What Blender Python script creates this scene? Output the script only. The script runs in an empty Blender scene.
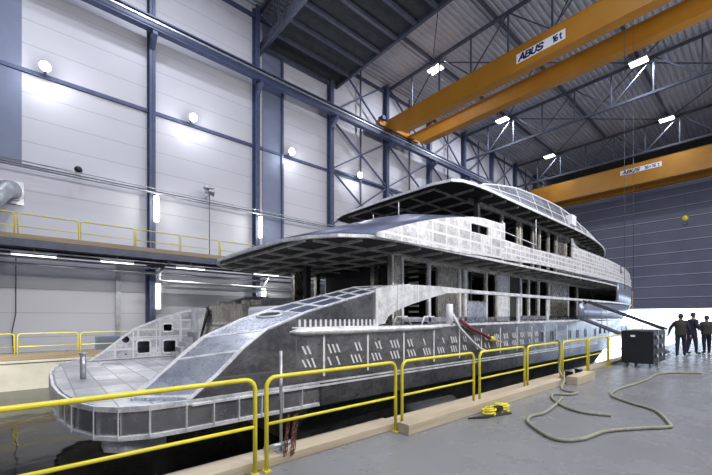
import bpy, bmesh, math, random
from mathutils import Vector, Matrix
random.seed(7)
PI = math.pi
S = bpy.context.scene
C = S.collection

# ------------------------------------------------------------------ camera, sky, exposure
cd = bpy.data.cameras.new('camera'); cam = bpy.data.objects.new('camera', cd); C.objects.link(cam)
cd.lens = 36 * 362 / 712; cd.sensor_width = 36; cd.shift_y = 79.5 / 712
cd.clip_start = .05; cd.clip_end = 500
cam.location = (0, 0, 1.65); cam.rotation_euler = (PI / 2, 0, math.atan(414 / 362))
S.camera = cam

w = bpy.data.worlds.new('daylight'); S.world = w; w.use_nodes = True
bg = w.node_tree.nodes['Background']; bg.inputs[0].default_value = (.66, .80, 1, 1); bg.inputs[1].default_value = 7
S.view_settings.view_transform = 'Standard'; S.view_settings.look = 'None'
S.view_settings.exposure = 0.18; S.view_settings.gamma = 1; S.view_settings.use_curve_mapping = False
LAMP_W = 570      # each high-bay lamp
FLOOD_W = 42      # each wall floodlight
RFILL_W = 950    # each fill floodlight added on the right wall
DOCK_FILL_W = 14000     # added back wall spot brightening the stern and the quay face
TUBE_W = 30        # each fluorescent tube
COOL = (.86, .90, 1.0)
WARMW = (1.0, .97, .93)

# ------------------------------------------------------------------ materials
def newmat(name):
    m = bpy.data.materials.new(name); m.use_nodes = True
    nt = m.node_tree; b = nt.nodes['Principled BSDF']
    return m, nt, b
def coords(nt, scale=(1, 1, 1), world=False):
    if world:
        g = nt.nodes.new('ShaderNodeNewGeometry'); out = g.outputs['Position']
    else:
        g = nt.nodes.new('ShaderNodeTexCoord'); out = g.outputs['Object']
    mp = nt.nodes.new('ShaderNodeMapping'); mp.inputs['Scale'].default_value = scale
    nt.links.new(out, mp.inputs['Vector']); return mp.outputs['Vector']
def noise(nt, vec, scale, detail=4, rough=.6):
    n = nt.nodes.new('ShaderNodeTexNoise'); n.inputs['Scale'].default_value = scale
    n.inputs['Detail'].default_value = detail; n.inputs['Roughness'].default_value = rough
    nt.links.new(vec, n.inputs['Vector']); return n.outputs['Fac']
def ramp(nt, fac, stops):
    r = nt.nodes.new('ShaderNodeValToRGB'); nt.links.new(fac, r.inputs[0])
    e = r.color_ramp.elements
    e[0].position, e[1].position = stops[0][0], stops[-1][0]
    e[0].color = (*stops[0][1], 1); e[1].color = (*stops[-1][1], 1)
    for p, c in stops[1:-1]:
        x = e.new(p); x.color = (*c, 1)
    return r.outputs['Color']
def mixc(nt, fac, a, b):
    m = nt.nodes.new('ShaderNodeMix'); m.data_type = 'RGBA'
    for sock, v in ((m.inputs['Factor'], fac), (m.inputs['A'], a), (m.inputs['B'], b)):
        pass
    fi, ai, bi = m.inputs[0], m.inputs[6], m.inputs[7]
    for sock, v in ((fi, fac), (ai, a), (bi, b)):
        if isinstance(v, (int, float)): sock.default_value = v
        elif isinstance(v, tuple): sock.default_value = (*v, 1)
        else: nt.links.new(v, sock)
    return m.outputs[2]
def math_(nt, op, a, b=None):
    m = nt.nodes.new('ShaderNodeMath'); m.operation = op
    for i, v in enumerate((a, b)):
        if v is None: continue
        if isinstance(v, (int, float)): m.inputs[i].default_value = v
        else: nt.links.new(v, m.inputs[i])
    return m.outputs[0]
def bump(nt, b, h, strength=.3, dist=.01):
    n = nt.nodes.new('ShaderNodeBump'); n.inputs['Strength'].default_value = strength; n.inputs['Distance'].default_value = dist
    nt.links.new(h, n.inputs['Height']); nt.links.new(n.outputs[0], b.inputs['Normal'])
def paint(name, c1, c2=None, rough=.5, metal=0, scale=3, sc=(1, 1, 1), stops=(.35, .65)):
    m, nt, b = newmat(name)
    b.inputs['Roughness'].default_value = rough; b.inputs['Metallic'].default_value = metal
    c2 = c2 or tuple(x * .82 for x in c1)
    f = noise(nt, coords(nt, sc), scale)
    nt.links.new(ramp(nt, f, [(stops[0], c2), (stops[1], c1)]), b.inputs['Base Color'])
    return m
def emit(name, col, s):
    m, nt, b = newmat(name)
    b.inputs['Base Color'].default_value = (.8, .8, .8, 1)
    b.inputs['Emission Color'].default_value = (*col, 1); b.inputs['Emission Strength'].default_value = s
    return m
def alu(name, lo, hi, metal=.75, rough=.42, scale=2.2, sc=(1, 1, 1), grind=.35, cells=None, bm=.2):
    """bare welded aluminium plate: blotchy mill finish, grinding marks, optional welded grid of stiffener lines"""
    m, nt, b = newmat(name)
    v = coords(nt, sc)
    f1 = noise(nt, v, scale, 5, .65); f2 = noise(nt, v, scale * 9, 3, .7)
    f = math_(nt, 'ADD', math_(nt, 'MULTIPLY', f1, 1 - grind), math_(nt, 'MULTIPLY', f2, grind))
    col = ramp(nt, f, [(.40, lo), (.5, tuple((a + c) / 2 for a, c in zip(lo, hi))), (.585, hi)])
    if cells:
        ax, wdt, hgt, line, linecol, mort = cells
        tc = coords(nt); sep = nt.nodes.new('ShaderNodeSeparateXYZ'); nt.links.new(tc, sep.inputs[0])
        cmb = nt.nodes.new('ShaderNodeCombineXYZ')
        nt.links.new(sep.outputs['XYZ'.index(ax[0])], cmb.inputs[0]); nt.links.new(sep.outputs['XYZ'.index(ax[1])], cmb.inputs[1])
        br = nt.nodes.new('ShaderNodeTexBrick'); nt.links.new(cmb.outputs[0], br.inputs['Vector'])
        br.inputs['Scale'].default_value = 1; br.offset = .0
        br.inputs['Brick Width'].default_value = wdt; br.inputs['Row Height'].default_value = hgt
        br.inputs['Mortar Size'].default_value = mort; br.inputs['Mortar Smooth'].default_value = .3
        br.inputs['Color1'].default_value = (1, 1, 1, 1); br.inputs['Color2'].default_value = (.62, .62, .64, 1)
        mm = nt.nodes.new('ShaderNodeMix'); mm.data_type = 'RGBA'; mm.blend_type = 'MULTIPLY'; mm.inputs[0].default_value = 1
        nt.links.new(col, mm.inputs[6]); nt.links.new(br.outputs['Color'], mm.inputs[7])
        wob = math_(nt, 'MULTIPLY', br.outputs['Fac'], line)
        col = mixc(nt, wob, mm.outputs[2], linecol)
    nt.links.new(col, b.inputs['Base Color'])
    b.inputs['Metallic'].default_value = metal
    rr = nt.nodes.new('ShaderNodeMapRange'); nt.links.new(f2, rr.inputs[0])
    rr.inputs[3].default_value = rough - .1; rr.inputs[4].default_value = rough + .14
    nt.links.new(rr.outputs[0], b.inputs['Roughness'])
    bump(nt, b, math_(nt, 'ADD', f2, math_(nt, 'MULTIPLY', f1, 3)), bm, .02)
    return m

M = {}
M['navy'] = paint('blue_grey_steel_paint', (.085, .105, .20), (.06, .075, .15), .42, .1)
M['truss'] = paint('grey_steel_paint', (.085, .098, .14), (.06, .07, .10), .45, .15)
M['dark'] = paint('dark_panel', (.035, .042, .05), (.02, .025, .03), .7)
M['galv'] = paint('galvanised_steel', (.55, .57, .6), (.4, .42, .45), .35, .7)
M['rail'] = paint('yellow_rail_paint', (.86, .76, .05), (.72, .62, .04), .35)
M['crane'] = paint('amber_crane_paint', (.46, .21, .02), (.40, .175, .015), .4, scale=.6)
M['cranedark'] = paint('crane_tray', (.12, .08, .04), (.06, .05, .04), .6)
M['white'] = paint('white_sign', (.85, .87, .93), (.8, .82, .9), .4)
M['ink'] = paint('blue_ink', (.012, .02, .16), (.01, .015, .12), .4)
M['blue'] = paint('blue_motor', (.03, .06, .32), (.02, .04, .22), .4)
M['wood'] = paint('pine_timber', (.56, .48, .36), (.42, .35, .25), .7, 0, 2.5, (1, .25, 6))
M['board'] = paint('scaffold_board', (.40, .31, .19), (.30, .23, .14), .7, 0, 2.5, (1, .3, 4))
M['black'] = paint('black_plastic', (.01, .011, .018), (.006, .007, .01), .45)
M['rubber'] = paint('black_rubber', (.02, .02, .022), (.012, .012, .013), .55)
M['hose'] = paint('khaki_hose', (.30, .30, .24), (.22, .22, .17), .6, 0, 12)
M['red'] = paint('red_webbing', (.24, .035, .06), (.16, .02, .04), .7)
M['rust'] = paint('rusty_chain', (.26, .12, .09), (.16, .07, .05), .6, .4, 20)
M['cream'] = paint('cream_quay_concrete', (.70, .67, .56), (.58, .55, .45), .6, 0, 1.2)
M['cabgrey'] = paint('slate_cabinet', (.12, .14, .2), (.1, .12, .17), .5)
M['cladblue'] = paint('blue_grey_cladding', (.20, .23, .34), (.17, .20, .30), .5, .1, .6)
M['navycloth'] = paint('navy_cloth', (.02, .024, .05), (.014, .017, .035), .85, 0, 10)
M['vest'] = paint('khaki_vest', (.05, .044, .033), (.03, .027, .02), .8, 0, 10)
M['skin'] = paint('skin', (.5, .32, .24), (.42, .26, .19), .6, 0, 10)
M['hair'] = paint('brown_hair', (.06, .04, .03), (.03, .02, .015), .7, 0, 30)
M['boot'] = paint('black_boot', (.015, .015, .015), (.01, .01, .01), .5)
M['lamp'] = emit('lamp_glass', (.92, .96, 1), 8)
M['flood'] = emit('flood_glass', (.95, .97, 1), 160)
M['tube'] = emit('tube_glass', (1, .98, .86), 9)
M['tubedim'] = emit('tube_glass_dim', (.95, .98, .95), 3)
# yacht finishes
M['hull'] = alu('hull_plate', (.22, .22, .235), (.46, .455, .47), .9, .30, 1.5, (1, .7, 1), .35, cells=('YZ', 2.05, .9, .55, (.62, .62, .64), .018))
M['bright'] = alu('ground_bright_plate', (.58, .59, .63), (.95, .96, .98), .35, .42, 3.2)
M['band'] = alu('stiffened_bulwark_plate', (.42, .42, .46), (.97, .97, 1.0), .3, .40, 4.5, (1, 1, 1), .5, cells=('YZ', .36, .2, .9, (.97, .97, 1), .035))
M['bandaft'] = alu('patchy_bulwark_plate', (.48, .48, .50), (.98, .98, 1.0), .3, .40, 3.0, (1, 1, 1), .5, cells=('YZ', .62, .3, .8, (.98, .98, 1), .04))
M['bluealu'] = alu('smooth_blue_grey_plate', (.20, .23, .32), (.31, .35, .48), .45, .34, 1.2)
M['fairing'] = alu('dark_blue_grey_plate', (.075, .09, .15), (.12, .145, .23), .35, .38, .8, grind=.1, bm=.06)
M['wingalu'] = alu('wing_coping_plate', (.42, .46, .56), (.66, .70, .80), .6, .26, .7, grind=.05, bm=.05)
M['deckalu'] = alu('deck_plate', (.58, .59, .62), (.86, .87, .92), .5, .36, 1.6, cells=('XY', .8, .42, .35, (.9, .9, .94), .014))
M['platside'] = alu('platform_side_plate', (.46, .46, .48), (.74, .73, .74), .85, .22, .8, grind=.12, bm=.06)
M['brown'] = alu('mill_finish_plate', (.30, .285, .25), (.60, .57, .49), .85, .26, 1.2, (1, 1, .5))
M['under'] = alu('shade_dark_plate', (.018, .018, .022), (.035, .035, .04), .1, .6, 1.2)  # shade under the decks put into the colour; the plate itself is aluminium
M['bars'] = alu('deck_frame_bar', (.34, .34, .32), (.72, .71, .66), .4, .4, 3)
M['weld'] = paint('weld_bead', (.95, .95, .97), (.74, .75, .78), .45, .15, 14)
M['bronze'] = paint('plywood_cover', (.34, .22, .10), (.2, .13, .07), .6)
M['glassy'] = alu('coaming_plate', (.07, .08, .115), (.20, .225, .30), .5, .36, 1.5, cells=('YZ', 1.25, .5, .6, (.6, .62, .68), .03))

def wallmat(name, c, pz=1.15, vertical=None):
    m, nt, b = newmat(name)
    p = nt.nodes.new('ShaderNodeNewGeometry'); sep = nt.nodes.new('ShaderNodeSeparateXYZ'); nt.links.new(p.outputs['Position'], sep.inputs[0])
    fr = math_(nt, 'FRACT', math_(nt, 'DIVIDE', math_(nt, 'ADD', sep.outputs[2], 20.02), pz))
    seam = math_(nt, 'LESS_THAN', fr, .035)
    f = noise(nt, coords(nt, (.5, .12, .5)), .8, 3)
    base = ramp(nt, f, [(.3, tuple(x * .93 for x in c)), (.7, c)])
    nt.links.new(mixc(nt, math_(nt, 'MULTIPLY', seam, .42), base, tuple(x * .35 for x in c)), b.inputs['Base Color'])
    b.inputs['Roughness'].default_value = .42
    return m
M['wall'] = wallmat('pale_sandwich_panel', (.60, .60, .66))
M['walldark'] = wallmat('side_wall_panel', (.42, .43, .48))

m, nt, b = newmat('power_floated_concrete')
v = coords(nt, world=True)
f = noise(nt, v, .8, 6, .65); f2 = noise(nt, v, 9, 4, .7)
col = ramp(nt, f, [(.25, (.185, .19, .205)), (.55, (.21, .215, .232)), (.8, (.245, .25, .268))])
sp = math_(nt, 'GREATER_THAN', noise(nt, v, 3.1, 6, .75), .69)
nt.links.new(mixc(nt, math_(nt, 'MULTIPLY', sp, .3), col, (.5, .5, .52)), b.inputs['Base Color'])
rr = nt.nodes.new('ShaderNodeMapRange'); nt.links.new(f, rr.inputs[0]); rr.inputs[3].default_value = .20; rr.inputs[4].default_value = .34
nt.links.new(rr.outputs[0], b.inputs['Roughness']); bump(nt, b, f2, .06, .01)
M['floor'] = m

m, nt, b = newmat('harbour_water')
b.inputs['Base Color'].default_value = (.006, .008, .008, 1); b.inputs['Roughness'].default_value = .05; b.inputs['IOR'].default_value = 1.33
bump(nt, b, noise(nt, coords(nt, world=True), 1.6, 3), .25, .03)
M['water'] = m

m, nt, b = newmat('sectional_door_panel')
p = nt.nodes.new('ShaderNodeNewGeometry'); sep = nt.nodes.new('ShaderNodeSeparateXYZ'); nt.links.new(p.outputs['Position'], sep.inputs[0])
fr = math_(nt, 'FRACT', math_(nt, 'DIVIDE', math_(nt, 'ADD', sep.outputs[2], .1), 1.37))
seam = math_(nt, 'LESS_THAN', fr, .05); seam2 = math_(nt, 'GREATER_THAN', fr, .93)  # pale stripe stands in for light caught along the panel seams
f = noise(nt, coords(nt), .25, 3)
base = ramp(nt, f, [(.35, (.17, .185, .27)), (.65, (.215, .23, .33))])
c1 = mixc(nt, seam, base, (.62, .64, .74)); c2 = mixc(nt, math_(nt, 'MULTIPLY', seam2, .6), c1, (.06, .06, .09))
nt.links.new(c2, b.inputs['Base Color']); b.inputs['Roughness'].default_value = .4
M['door'] = m
M['deckroof'] = paint('corrugated_roof_sheet', (.52, .54, .60), (.44, .46, .52), .5, .2, .5)

# ------------------------------------------------------------------ mesh helpers
class MB:
    def __init__(s): s.bm = bmesh.new(); s.mi = 0
    def f(s, vs, smooth=False):
        try:
            fc = s.bm.faces.new(vs); fc.material_index = s.mi; fc.smooth = smooth; return fc
        except ValueError: return None
    def v(s, p): return s.bm.verts.new(p)
    def hexa(s, b, t):
        B = [s.v(p) for p in b]; T = [s.v(p) for p in t]
        s.f(B[::-1]); s.f(T)
        for i in range(len(B)): s.f([B[i], B[(i + 1) % len(B)], T[(i + 1) % len(B)], T[i]])
        return s
    def box(s, x0, x1, y0, y1, z0, z1):
        return s.hexa([(x0, y0, z0), (x1, y0, z0), (x1, y1, z0), (x0, y1, z0)], [(x0, y0, z1), (x1, y0, z1), (x1, y1, z1), (x0, y1, z1)])
    def prism(s, pts, axis, a, b):
        def g(p, t):
            return {'X': (t, p[0], p[1]), 'Y': (p[0], t, p[1]), 'Z': (p[0], p[1], t)}[axis]
        return s.hexa([g(p, a) for p in pts], [g(p, b) for p in pts])
    def beam(s, p, q, w=.1, h=.1, up=(0, 0, 1)):
        p, q = Vector(p), Vector(q); d = (q - p).normalized(); u = Vector(up)
        if abs(d.dot(u)) > .95: u = Vector((0, 1, 0))
        r = d.cross(u).normalized() * w / 2; u2 = r.normalized().cross(d) * h / 2
        c = [-r - u2, r - u2, r + u2, -r + u2]
        return s.hexa([p + k for k in c], [q + k for k in c])
    def tube(s, pts, r, n=8, cap=True, closed=False):
        pts = [Vector(p) for p in pts]; rs = r if isinstance(r, (list, tuple)) else [r] * len(pts)
        rings = []; prev = None
        for i, p in enumerate(pts):
            a = pts[max(i - 1, 0)]; b = pts[min(i + 1, len(pts) - 1)]; d = (b - a).normalized()
            u = prev if prev else (Vector((0, 0, 1)) if abs(d.z) < .9 else Vector((1, 0, 0)))
            x = d.cross(u)
            if x.length < 1e-4: x = d.cross(Vector((.3, .8, .5)))
            x.normalize(); y = x.cross(d).normalized(); prev = y
            rings.append([s.v(p + (x * math.cos(t) + y * math.sin(t)) * rs[i]) for t in [2 * PI * k / n for k in range(n)]])
        for A, B in zip(rings, rings[1:]):
            for k in range(n): s.f([A[k], A[(k + 1) % n], B[(k + 1) % n], B[k]], True)
        if cap: s.f(rings[0][::-1]); s.f(rings[-1])
        return s
    def grid(s, rows, smooth=True):
        R = [[s.v(p) for p in r] for r in rows]
        for a, b in zip(R, R[1:]):
            for i in range(len(a) - 1): s.f([a[i], a[i + 1], b[i + 1], b[i]], smooth)
        return s
    def shell(s, rows, off, smooth=False):
        """a sheet with thickness: rows of points, offset vector off"""
        o = Vector(off)
        A = [[s.v(p) for p in r] for r in rows]; B = [[s.v(Vector(p) + o) for p in r] for r in rows]
        n, m = len(A), len(A[0])
        for i in range(n - 1):
            for j in range(m - 1):
                s.f([A[i][j], A[i][j + 1], A[i + 1][j + 1], A[i + 1][j]], smooth)
                s.f([B[i][j], B[i + 1][j], B[i + 1][j + 1], B[i][j + 1]], smooth)
        for i in range(n - 1):
            s.f([A[i][0], A[i + 1][0], B[i + 1][0], B[i][0]]); s.f([A[i][-1], B[i][-1], B[i + 1][-1], A[i + 1][-1]])
        for j in range(m - 1):
            s.f([A[0][j], B[0][j], B[0][j + 1], A[0][j + 1]]); s.f([A[-1][j], A[-1][j + 1], B[-1][j + 1], B[-1][j]])
        return s
    def ball(s, c, r, n=10, sc=(1, 1, 1)):
        rows = []
        for i in range(n + 1):
            t = PI * i / n
            rows.append([(c[0] + r * sc[0] * math.sin(t) * math.cos(a), c[1] + r * sc[1] * math.sin(t) * math.sin(a), c[2] + r * sc[2] * math.cos(t)) for a in [2 * PI * k / (n + 2) for k in range(n + 3)]])
        s.grid(rows); return s
def wloc(o):
    p = Vector((0, 0, 0))
    while o: p += o.location; o = o.parent
    return p
def build(name, mb, mats, parent=None, loc=None, bevel=0):
    bmesh.ops.remove_doubles(mb.bm, verts=mb.bm.verts, dist=1e-5)
    bmesh.ops.recalc_face_normals(mb.bm, faces=mb.bm.faces)
    me = bpy.data.meshes.new(name)
    org = wloc(parent) if parent else Vector(loc or (0, 0, 0))
    if org.length: bmesh.ops.translate(mb.bm, verts=mb.bm.verts, vec=-org)
    mb.bm.to_mesh(me); mb.bm.free()
    for m in (mats if isinstance(mats, list) else [mats]): me.materials.append(m)
    o = bpy.data.objects.new(name, me); C.objects.link(o)
    if parent: o.parent = parent
    elif loc: o.location = loc
    if bevel:
        bv = o.modifiers.new('bevel', 'BEVEL'); bv.width = bevel; bv.segments = 2; bv.limit_method = 'ANGLE'
    return o
def tag(o, label, cat, group=None):
    o['label'] = label; o['category'] = cat
    if group: o['group'] = group
    return o
def thing(name, label, cat, loc, group=None):
    o = bpy.data.objects.new(name, None); C.objects.link(o); o.location = loc; o.empty_display_size = .2
    return tag(o, label, cat, group)
def struct(name, mb, mats, label=None):
    o = build(name, mb, mats); o['kind'] = 'structure'
    return o
def copy_tree(o, delta=(0, 0, 0), label=None, parent=None):
    c = o.copy(); C.objects.link(c)
    if parent: c.parent = parent
    c.location = o.location + Vector(delta)
    if label: c['label'] = label
    for ch in list(o.children):
        copy_tree(ch, (0, 0, 0), None, c)
    return c
def curve_panel(name, outer, holes, thick, plane_x, mat, parent):
    """flat plate in the YZ plane with real cut-outs"""
    cu = bpy.data.curves.new(name, 'CURVE'); cu.dimensions = '2D'; cu.fill_mode = 'BOTH'; cu.extrude = thick / 2
    for loop in [outer] + holes:
        sp_ = cu.splines.new('POLY'); sp_.points.add(len(loop) - 1); sp_.use_cyclic_u = True
        for i, (a, c) in enumerate(loop): sp_.points[i].co = (a, c, 0, 1)
    tmp = bpy.data.objects.new('tmp', cu); C.objects.link(tmp)
    bpy.context.view_layer.update()
    me = bpy.data.meshes.new_from_object(tmp.evaluated_get(bpy.context.evaluated_depsgraph_get()))
    bpy.data.objects.remove(tmp)
    org = wloc(parent)
    me.transform(Matrix(((0, 0, 1, plane_x - org.x), (1, 0, 0, -org.y), (0, 1, 0, -org.z), (0, 0, 0, 1))))
    me.materials.clear(); me.materials.append(mat)
    for p_ in me.polygons: p_.use_smooth = False
    o = bpy.data.objects.new(name, me); C.objects.link(o); o.parent = parent
    return o
def rrect(y0, y1, z0, z1, r=.05, n=4):
    out = []
    for cx, cz, a0 in ((y1 - r, z1 - r, 0), (y0 + r, z1 - r, 90), (y0 + r, z0 + r, 180), (y1 - r, z0 + r, 270)):
        for k in range(n + 1):
            a = math.radians(a0 + 90 * k / n); out.append((cx + r * math.cos(a), cz + r * math.sin(a)))
    return out
def circ(y, z, r, n=16): return [(y + r * math.cos(2 * PI * k / n), z + r * math.sin(2 * PI * k / n)) for k in range(n)]
GLYPH = {'A': [[(0, 0), (.38, 1)], [(.38, 1), (.76, 0)], [(.16, .32), (.6, .32)]],
         'B': [[(.05, 0), (.05, 1)], [(.05, .95), (.5, .95), (.62, .85), (.62, .65), (.5, .53), (.05, .53)], [(.5, .53), (.68, .4), (.68, .18), (.52, .05), (.05, .05)]],
         'U': [[(.05, 1), (.05, .22), (.2, .05), (.5, .05), (.65, .22), (.65, 1)]],
         'S': [[(.66, .82), (.5, .95), (.2, .95), (.06, .82), (.06, .64), (.2, .53), (.5, .47), (.66, .36), (.66, .18), (.5, .05), (.2, .05), (.04, .18)]],
         '1': [[(.1, .78), (.35, .97), (.35, 0)]], '6': [[(.58, .9), (.4, .96), (.2, .9), (.06, .6), (.06, .25), (.2, .05), (.45, .05), (.6, .2), (.6, .4), (.45, .55), (.2, .52), (.08, .4)]],
         't': [[(.25, .95), (.25, .15), (.38, .04), (.55, .06)], [(.04, .68), (.52, .68)]], '+': [[(.05, .45), (.6, .45)], [(.32, .17), (.32, .73)]], ' ': []}
def lettering(name, body, h, loc, mat, parent, shear=0, sw=.1, width=None):
    """raised block lettering that faces -Y and reads along +X"""
    adv = {'1': .62, ' ': .28, '+': .8}; tot = sum(adv.get(c, .86) for c in body) - .12; k = width / tot
    m_ = MB(); x = 0
    for c in body:
        for st_ in GLYPH[c]:
            P = [Vector((loc[0] + (x + a) * k + shear * b2 * h, loc[1], loc[2] + b2 * h)) for a, b2 in st_]
            for p, q in zip(P, P[1:]):
                d = (q - p).normalized() * sw * .4; m_.beam(p - d, q + d, sw, .012, (0, 1, 0))
        x += adv.get(c, .86)
    return build(name, m_, mat, parent)
def area(name, parent, loc, sx, sy, power, rot=(0, 0, 0), col=COOL):
    l = bpy.data.lights.new(name, 'AREA'); l.shape = 'RECTANGLE'; l.size = sx; l.size_y = sy; l.energy = power; l.color = col
    o = bpy.data.objects.new(name, l); C.objects.link(o); o.parent = parent
    o.location = Vector(loc) - wloc(parent); o.rotation_euler = rot
    return o

# ------------------------------------------------------------------ the hall
XL, XR, YB, YD, ZC = -23.0, 8.0, -14.0, 58.0, 22.7
QN, QF, WZ = -3.95, -18.9, -1.15
struct('floor', MB().box(QN, XR + .3, YB, YD + 30, -3, 0), M['floor'])
struct('trim_1', MB().box(XL - .3, QF, YB, YD + 30, -3, 0), M['floor'])                 # far quay slab
w_ = MB(); w_.box(QF, QF + .05, YB, YD, -3, -.02); w_.box(QF, QF + .12, YB, YD, -.1, -.02)
struct('trim_2', w_, M['cream'])                                                        # painted face of the far quay
wt = tag(struct('water', MB().box(QF + .05, QN, YB, YD + 30, WZ - .3, WZ), M['water']), 'dark still water filling the dock basin under the yacht', 'water'); wt['kind'] = 'stuff'
w_ = MB(); w_.box(XL - .3, XL, YB, YD, -.0, ZC + .3)
struct('wall_left', w_, M['wall'])
w_ = MB(); w_.box(XL, XL + .05, YB, -.62, 8.85, ZC); w_.box(XL, XL + .05, 11.55, 12.95, 4.7, ZC)
struct('trim_3', w_, M['cladblue'])
struct('wall_right', MB().box(XR, XR + .3, YB, YD, 0, ZC + .3), M['walldark'])
struct('wall_back', MB().box(XL - .3, XR + .3, YB - .3, YB, -3, ZC + .3), M['walldark'])
struct('wall_front', MB().box(XL - .3, XR + .3, YD + .35, YD + .6, 18.6, ZC + .3), M['dark'])
# corrugated roof sheets, ribs along the hall
w_ = MB(); rows = []; x = XL - .3; xs = []
while x < XR + .3:
    xs += [(x, 0), (x + .16, 0), (x + .20, .1), (x + .36, .1)]; x += .40
w_.shell([[(a, YB, ZC + c) for a, c in xs], [(a, YD + .6, ZC + c) for a, c in xs]], (0, 0, .05))
struct('ceiling', w_, M['deckroof'])
# sectional door, raised a little under three metres
d_ = MB(); d_.box(XL, XR, YD, YD + .3, 2.65, 18.9)
for k in range(3): d_.box(XL, XR, YD - .07, YD, 2.65 + k * .62, 2.75 + k * .62)
struct('door_1', d_, M['door'])
w_ = MB(); w_.box(XL - 60, XR + 80, YD + 30, YD + 120, -3.2, 0)
struct('trim_4', w_, M['cream'])

# columns along the left wall
ords = ['first', 'second', 'third', 'fourth', 'fifth', 'sixth', 'seventh', 'eighth', 'ninth']
colY = [4.72 + 6.26 * k for k in range(9)]
proto = None
for k, y in enumerate([-1.45 - 6.35] + colY):
    lab = 'blue-grey steel wall column, %s' % (['behind the left edge of the view', 'nearest one, beside the upright pipe and door frame', 'between the second and third wall floodlights, with a lit tube below the pipe', 'where the crossed wall bracing begins', 'right under the near crane beam end', 'first one past the near crane', 'second one past the near crane', 'third one past the near crane', 'fourth one past the near crane, over the yacht roof', 'closest to the big far door'][k])
    if k == 0: continue
    if proto is None:
        t = proto = thing('wall_column', lab, 'column', (XL, y, 0), 'steel columns along the left wall')
        m_ = MB(); m_.box(XL + .06, XL + .5, y - .02, y + .02, 0, ZC - .2); m_.box(XL + .46, XL + .5, y - .15, y + .15, 0, ZC - .2); m_.box(XL + .02, XL + .06, y - .19, y + .19, 0, ZC - .2)
        build('shaft', m_, M['navy'], t)
        m_ = MB(); m_.prism([(XL + .5, 16.5), (XL + .5, 17.15), (XL + 1.15, 17.15), (XL + 1.15, 16.95)], 'Y', y - .12, y + .12)
        build('bracket', m_, M['navy'], t)
    else:
        copy_tree(proto, (0, y - colY[0], 0), lab)
# crane runway
t = thing('crane_runway', 'long blue steel crane runway beam along the left wall columns', 'beam', (-22, 22, 17.15))
m_ = MB(); m_.box(-22.03, -21.97, YB, YD, 17.2, 17.8); m_.box(-22.2, -21.8, YB, YD, 17.76, 17.84); m_.box(-22.2, -21.8, YB, YD, 17.15, 17.22)
build('girder', m_, M['navy'], t)
build('rail', MB().box(-22.04, -21.96, YB, YD, 17.84, 17.93), M['galv'], t)
build('cable_tray', MB().box(-21.78, -21.68, YB, YD, 17.45, 17.55), M['galv'], t)

# wall girts, mullions and bracing
m_ = MB()
m_.box(XL, XL + .12, YB, YD, 13.1, 13.28); build_g = tag(build('wall_girt', m_, M['navy']), 'thin blue horizontal girt running behind the wall floodlights', 'beam')
m_ = MB(); m_.box(XL, XL + .14, YB, YD, 21.85, 22.1); tag(build('wall_girt', m_, M['navy']), 'blue horizontal girt at the top of the left wall', 'beam')
m_ = MB(); m_.box(XL + .05, XL + .2, 12.95, 13.1, 4.7, ZC - .2); tag(build('wall_post', m_, M['navy']), 'slim dark post at the edge of the narrow blue wall strip', 'post')
bays = [(colY[k], colY[k + 1]) for k in range(2, 8)]
nm = ['in the bay under the near crane end', 'in the second braced bay', 'in the third braced bay', 'in the fourth braced bay', 'in the fifth braced bay', 'in the braced bay next to the far door']
for k, (a, c) in enumerate(bays):
    t = thing('cross_bracing', 'blue crossed steel wall bracing ' + nm[k], 'bracing', (XL + .25, (a + c) / 2, 9), 'crossed bracing on the left wall')
    x0 = XL + .3; mid = (a + c) / 2
    build('middle_post', MB().box(x0 - .05, x0 + .05, mid - .06, mid + .06, 4.7, 22.4), M['truss'], t)
    build('cross_beam', MB().box(x0 - .05, x0 + .05, a + .2, c - .2, 13.2, 13.36), M['navy'], t)
    for z0, z1 in ((4.9, 8.9), (9.0, 13.1), (13.4, 17.1), (17.9, 22.3)):
        for yy, sgn in ((a + .2, 1), (c - .2, -1)):
            if z1 - z0 > 0:
                build('diagonal', MB().beam((x0 + .06, yy, z0), (x0 + .06, yy + sgn * (c - a - .4), z1), .1, .14, (1, 0, 0)), M['navy'], t)
# pipes along the wall
for (x, z, r, lab) in ((-22.35, 8.74, .03, 'upper galvanised pipe running along the left wall'), (-22.35, 8.5, .055, 'lower thicker galvanised pipe running along the left wall')):
    m_ = MB(); m_.tube([(x, YB, z), (x, 30, z)], r, 8); tag(build('wall_pipe', m_, M['galv']), lab, 'pipe')
m_ = MB(); m_.box(-22.46, -22.42, YB, 30, 8.6, 8.64); tag(build('cable_tray', m_, M['truss']), 'grey cable tray between the two wall pipes', 'cable tray')

# roof trusses
def truss(y, lab, zb=19.5, zt=22.35):
    t = thing('roof_truss', lab, 'truss', (-7.5, y, zb), 'grey steel roof trusses')
    n = 11; dx = (XR - XL) / n
    build('bottom_chord', MB().box(XL, XR, y - .09, y + .09, zb - .1, zb + .1), M['truss'], t)
    build('top_chord', MB().box(XL, XR, y - .1, y + .1, zt - .1, zt + .1), M['truss'], t)
    for i in range(n + 1):
        x = XL + i * dx
        if 0 < i < n: build('vertical', MB().box(x - .05, x + .05, y - .05, y + .05, zb, zt), M['truss'], t)
        if i < n:
            up = (i % 2 == 0)
            build('diagonal', MB().beam((x, y, zt if up else zb), (x + dx, y, zb if up else zt), .08, .08), M['truss'], t)
    return t
truss(11.25, 'roof truss above the dark suspended platform, nearest the camera')
truss(24, 'roof truss just behind the top of the near crane')
truss(36.7, 'roof truss between the two cranes, middle of the hall')
truss(49.4, 'roof truss just in front of the far crane')
truss(-1.4, 'roof truss overhead, out of view above the camera')
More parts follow.
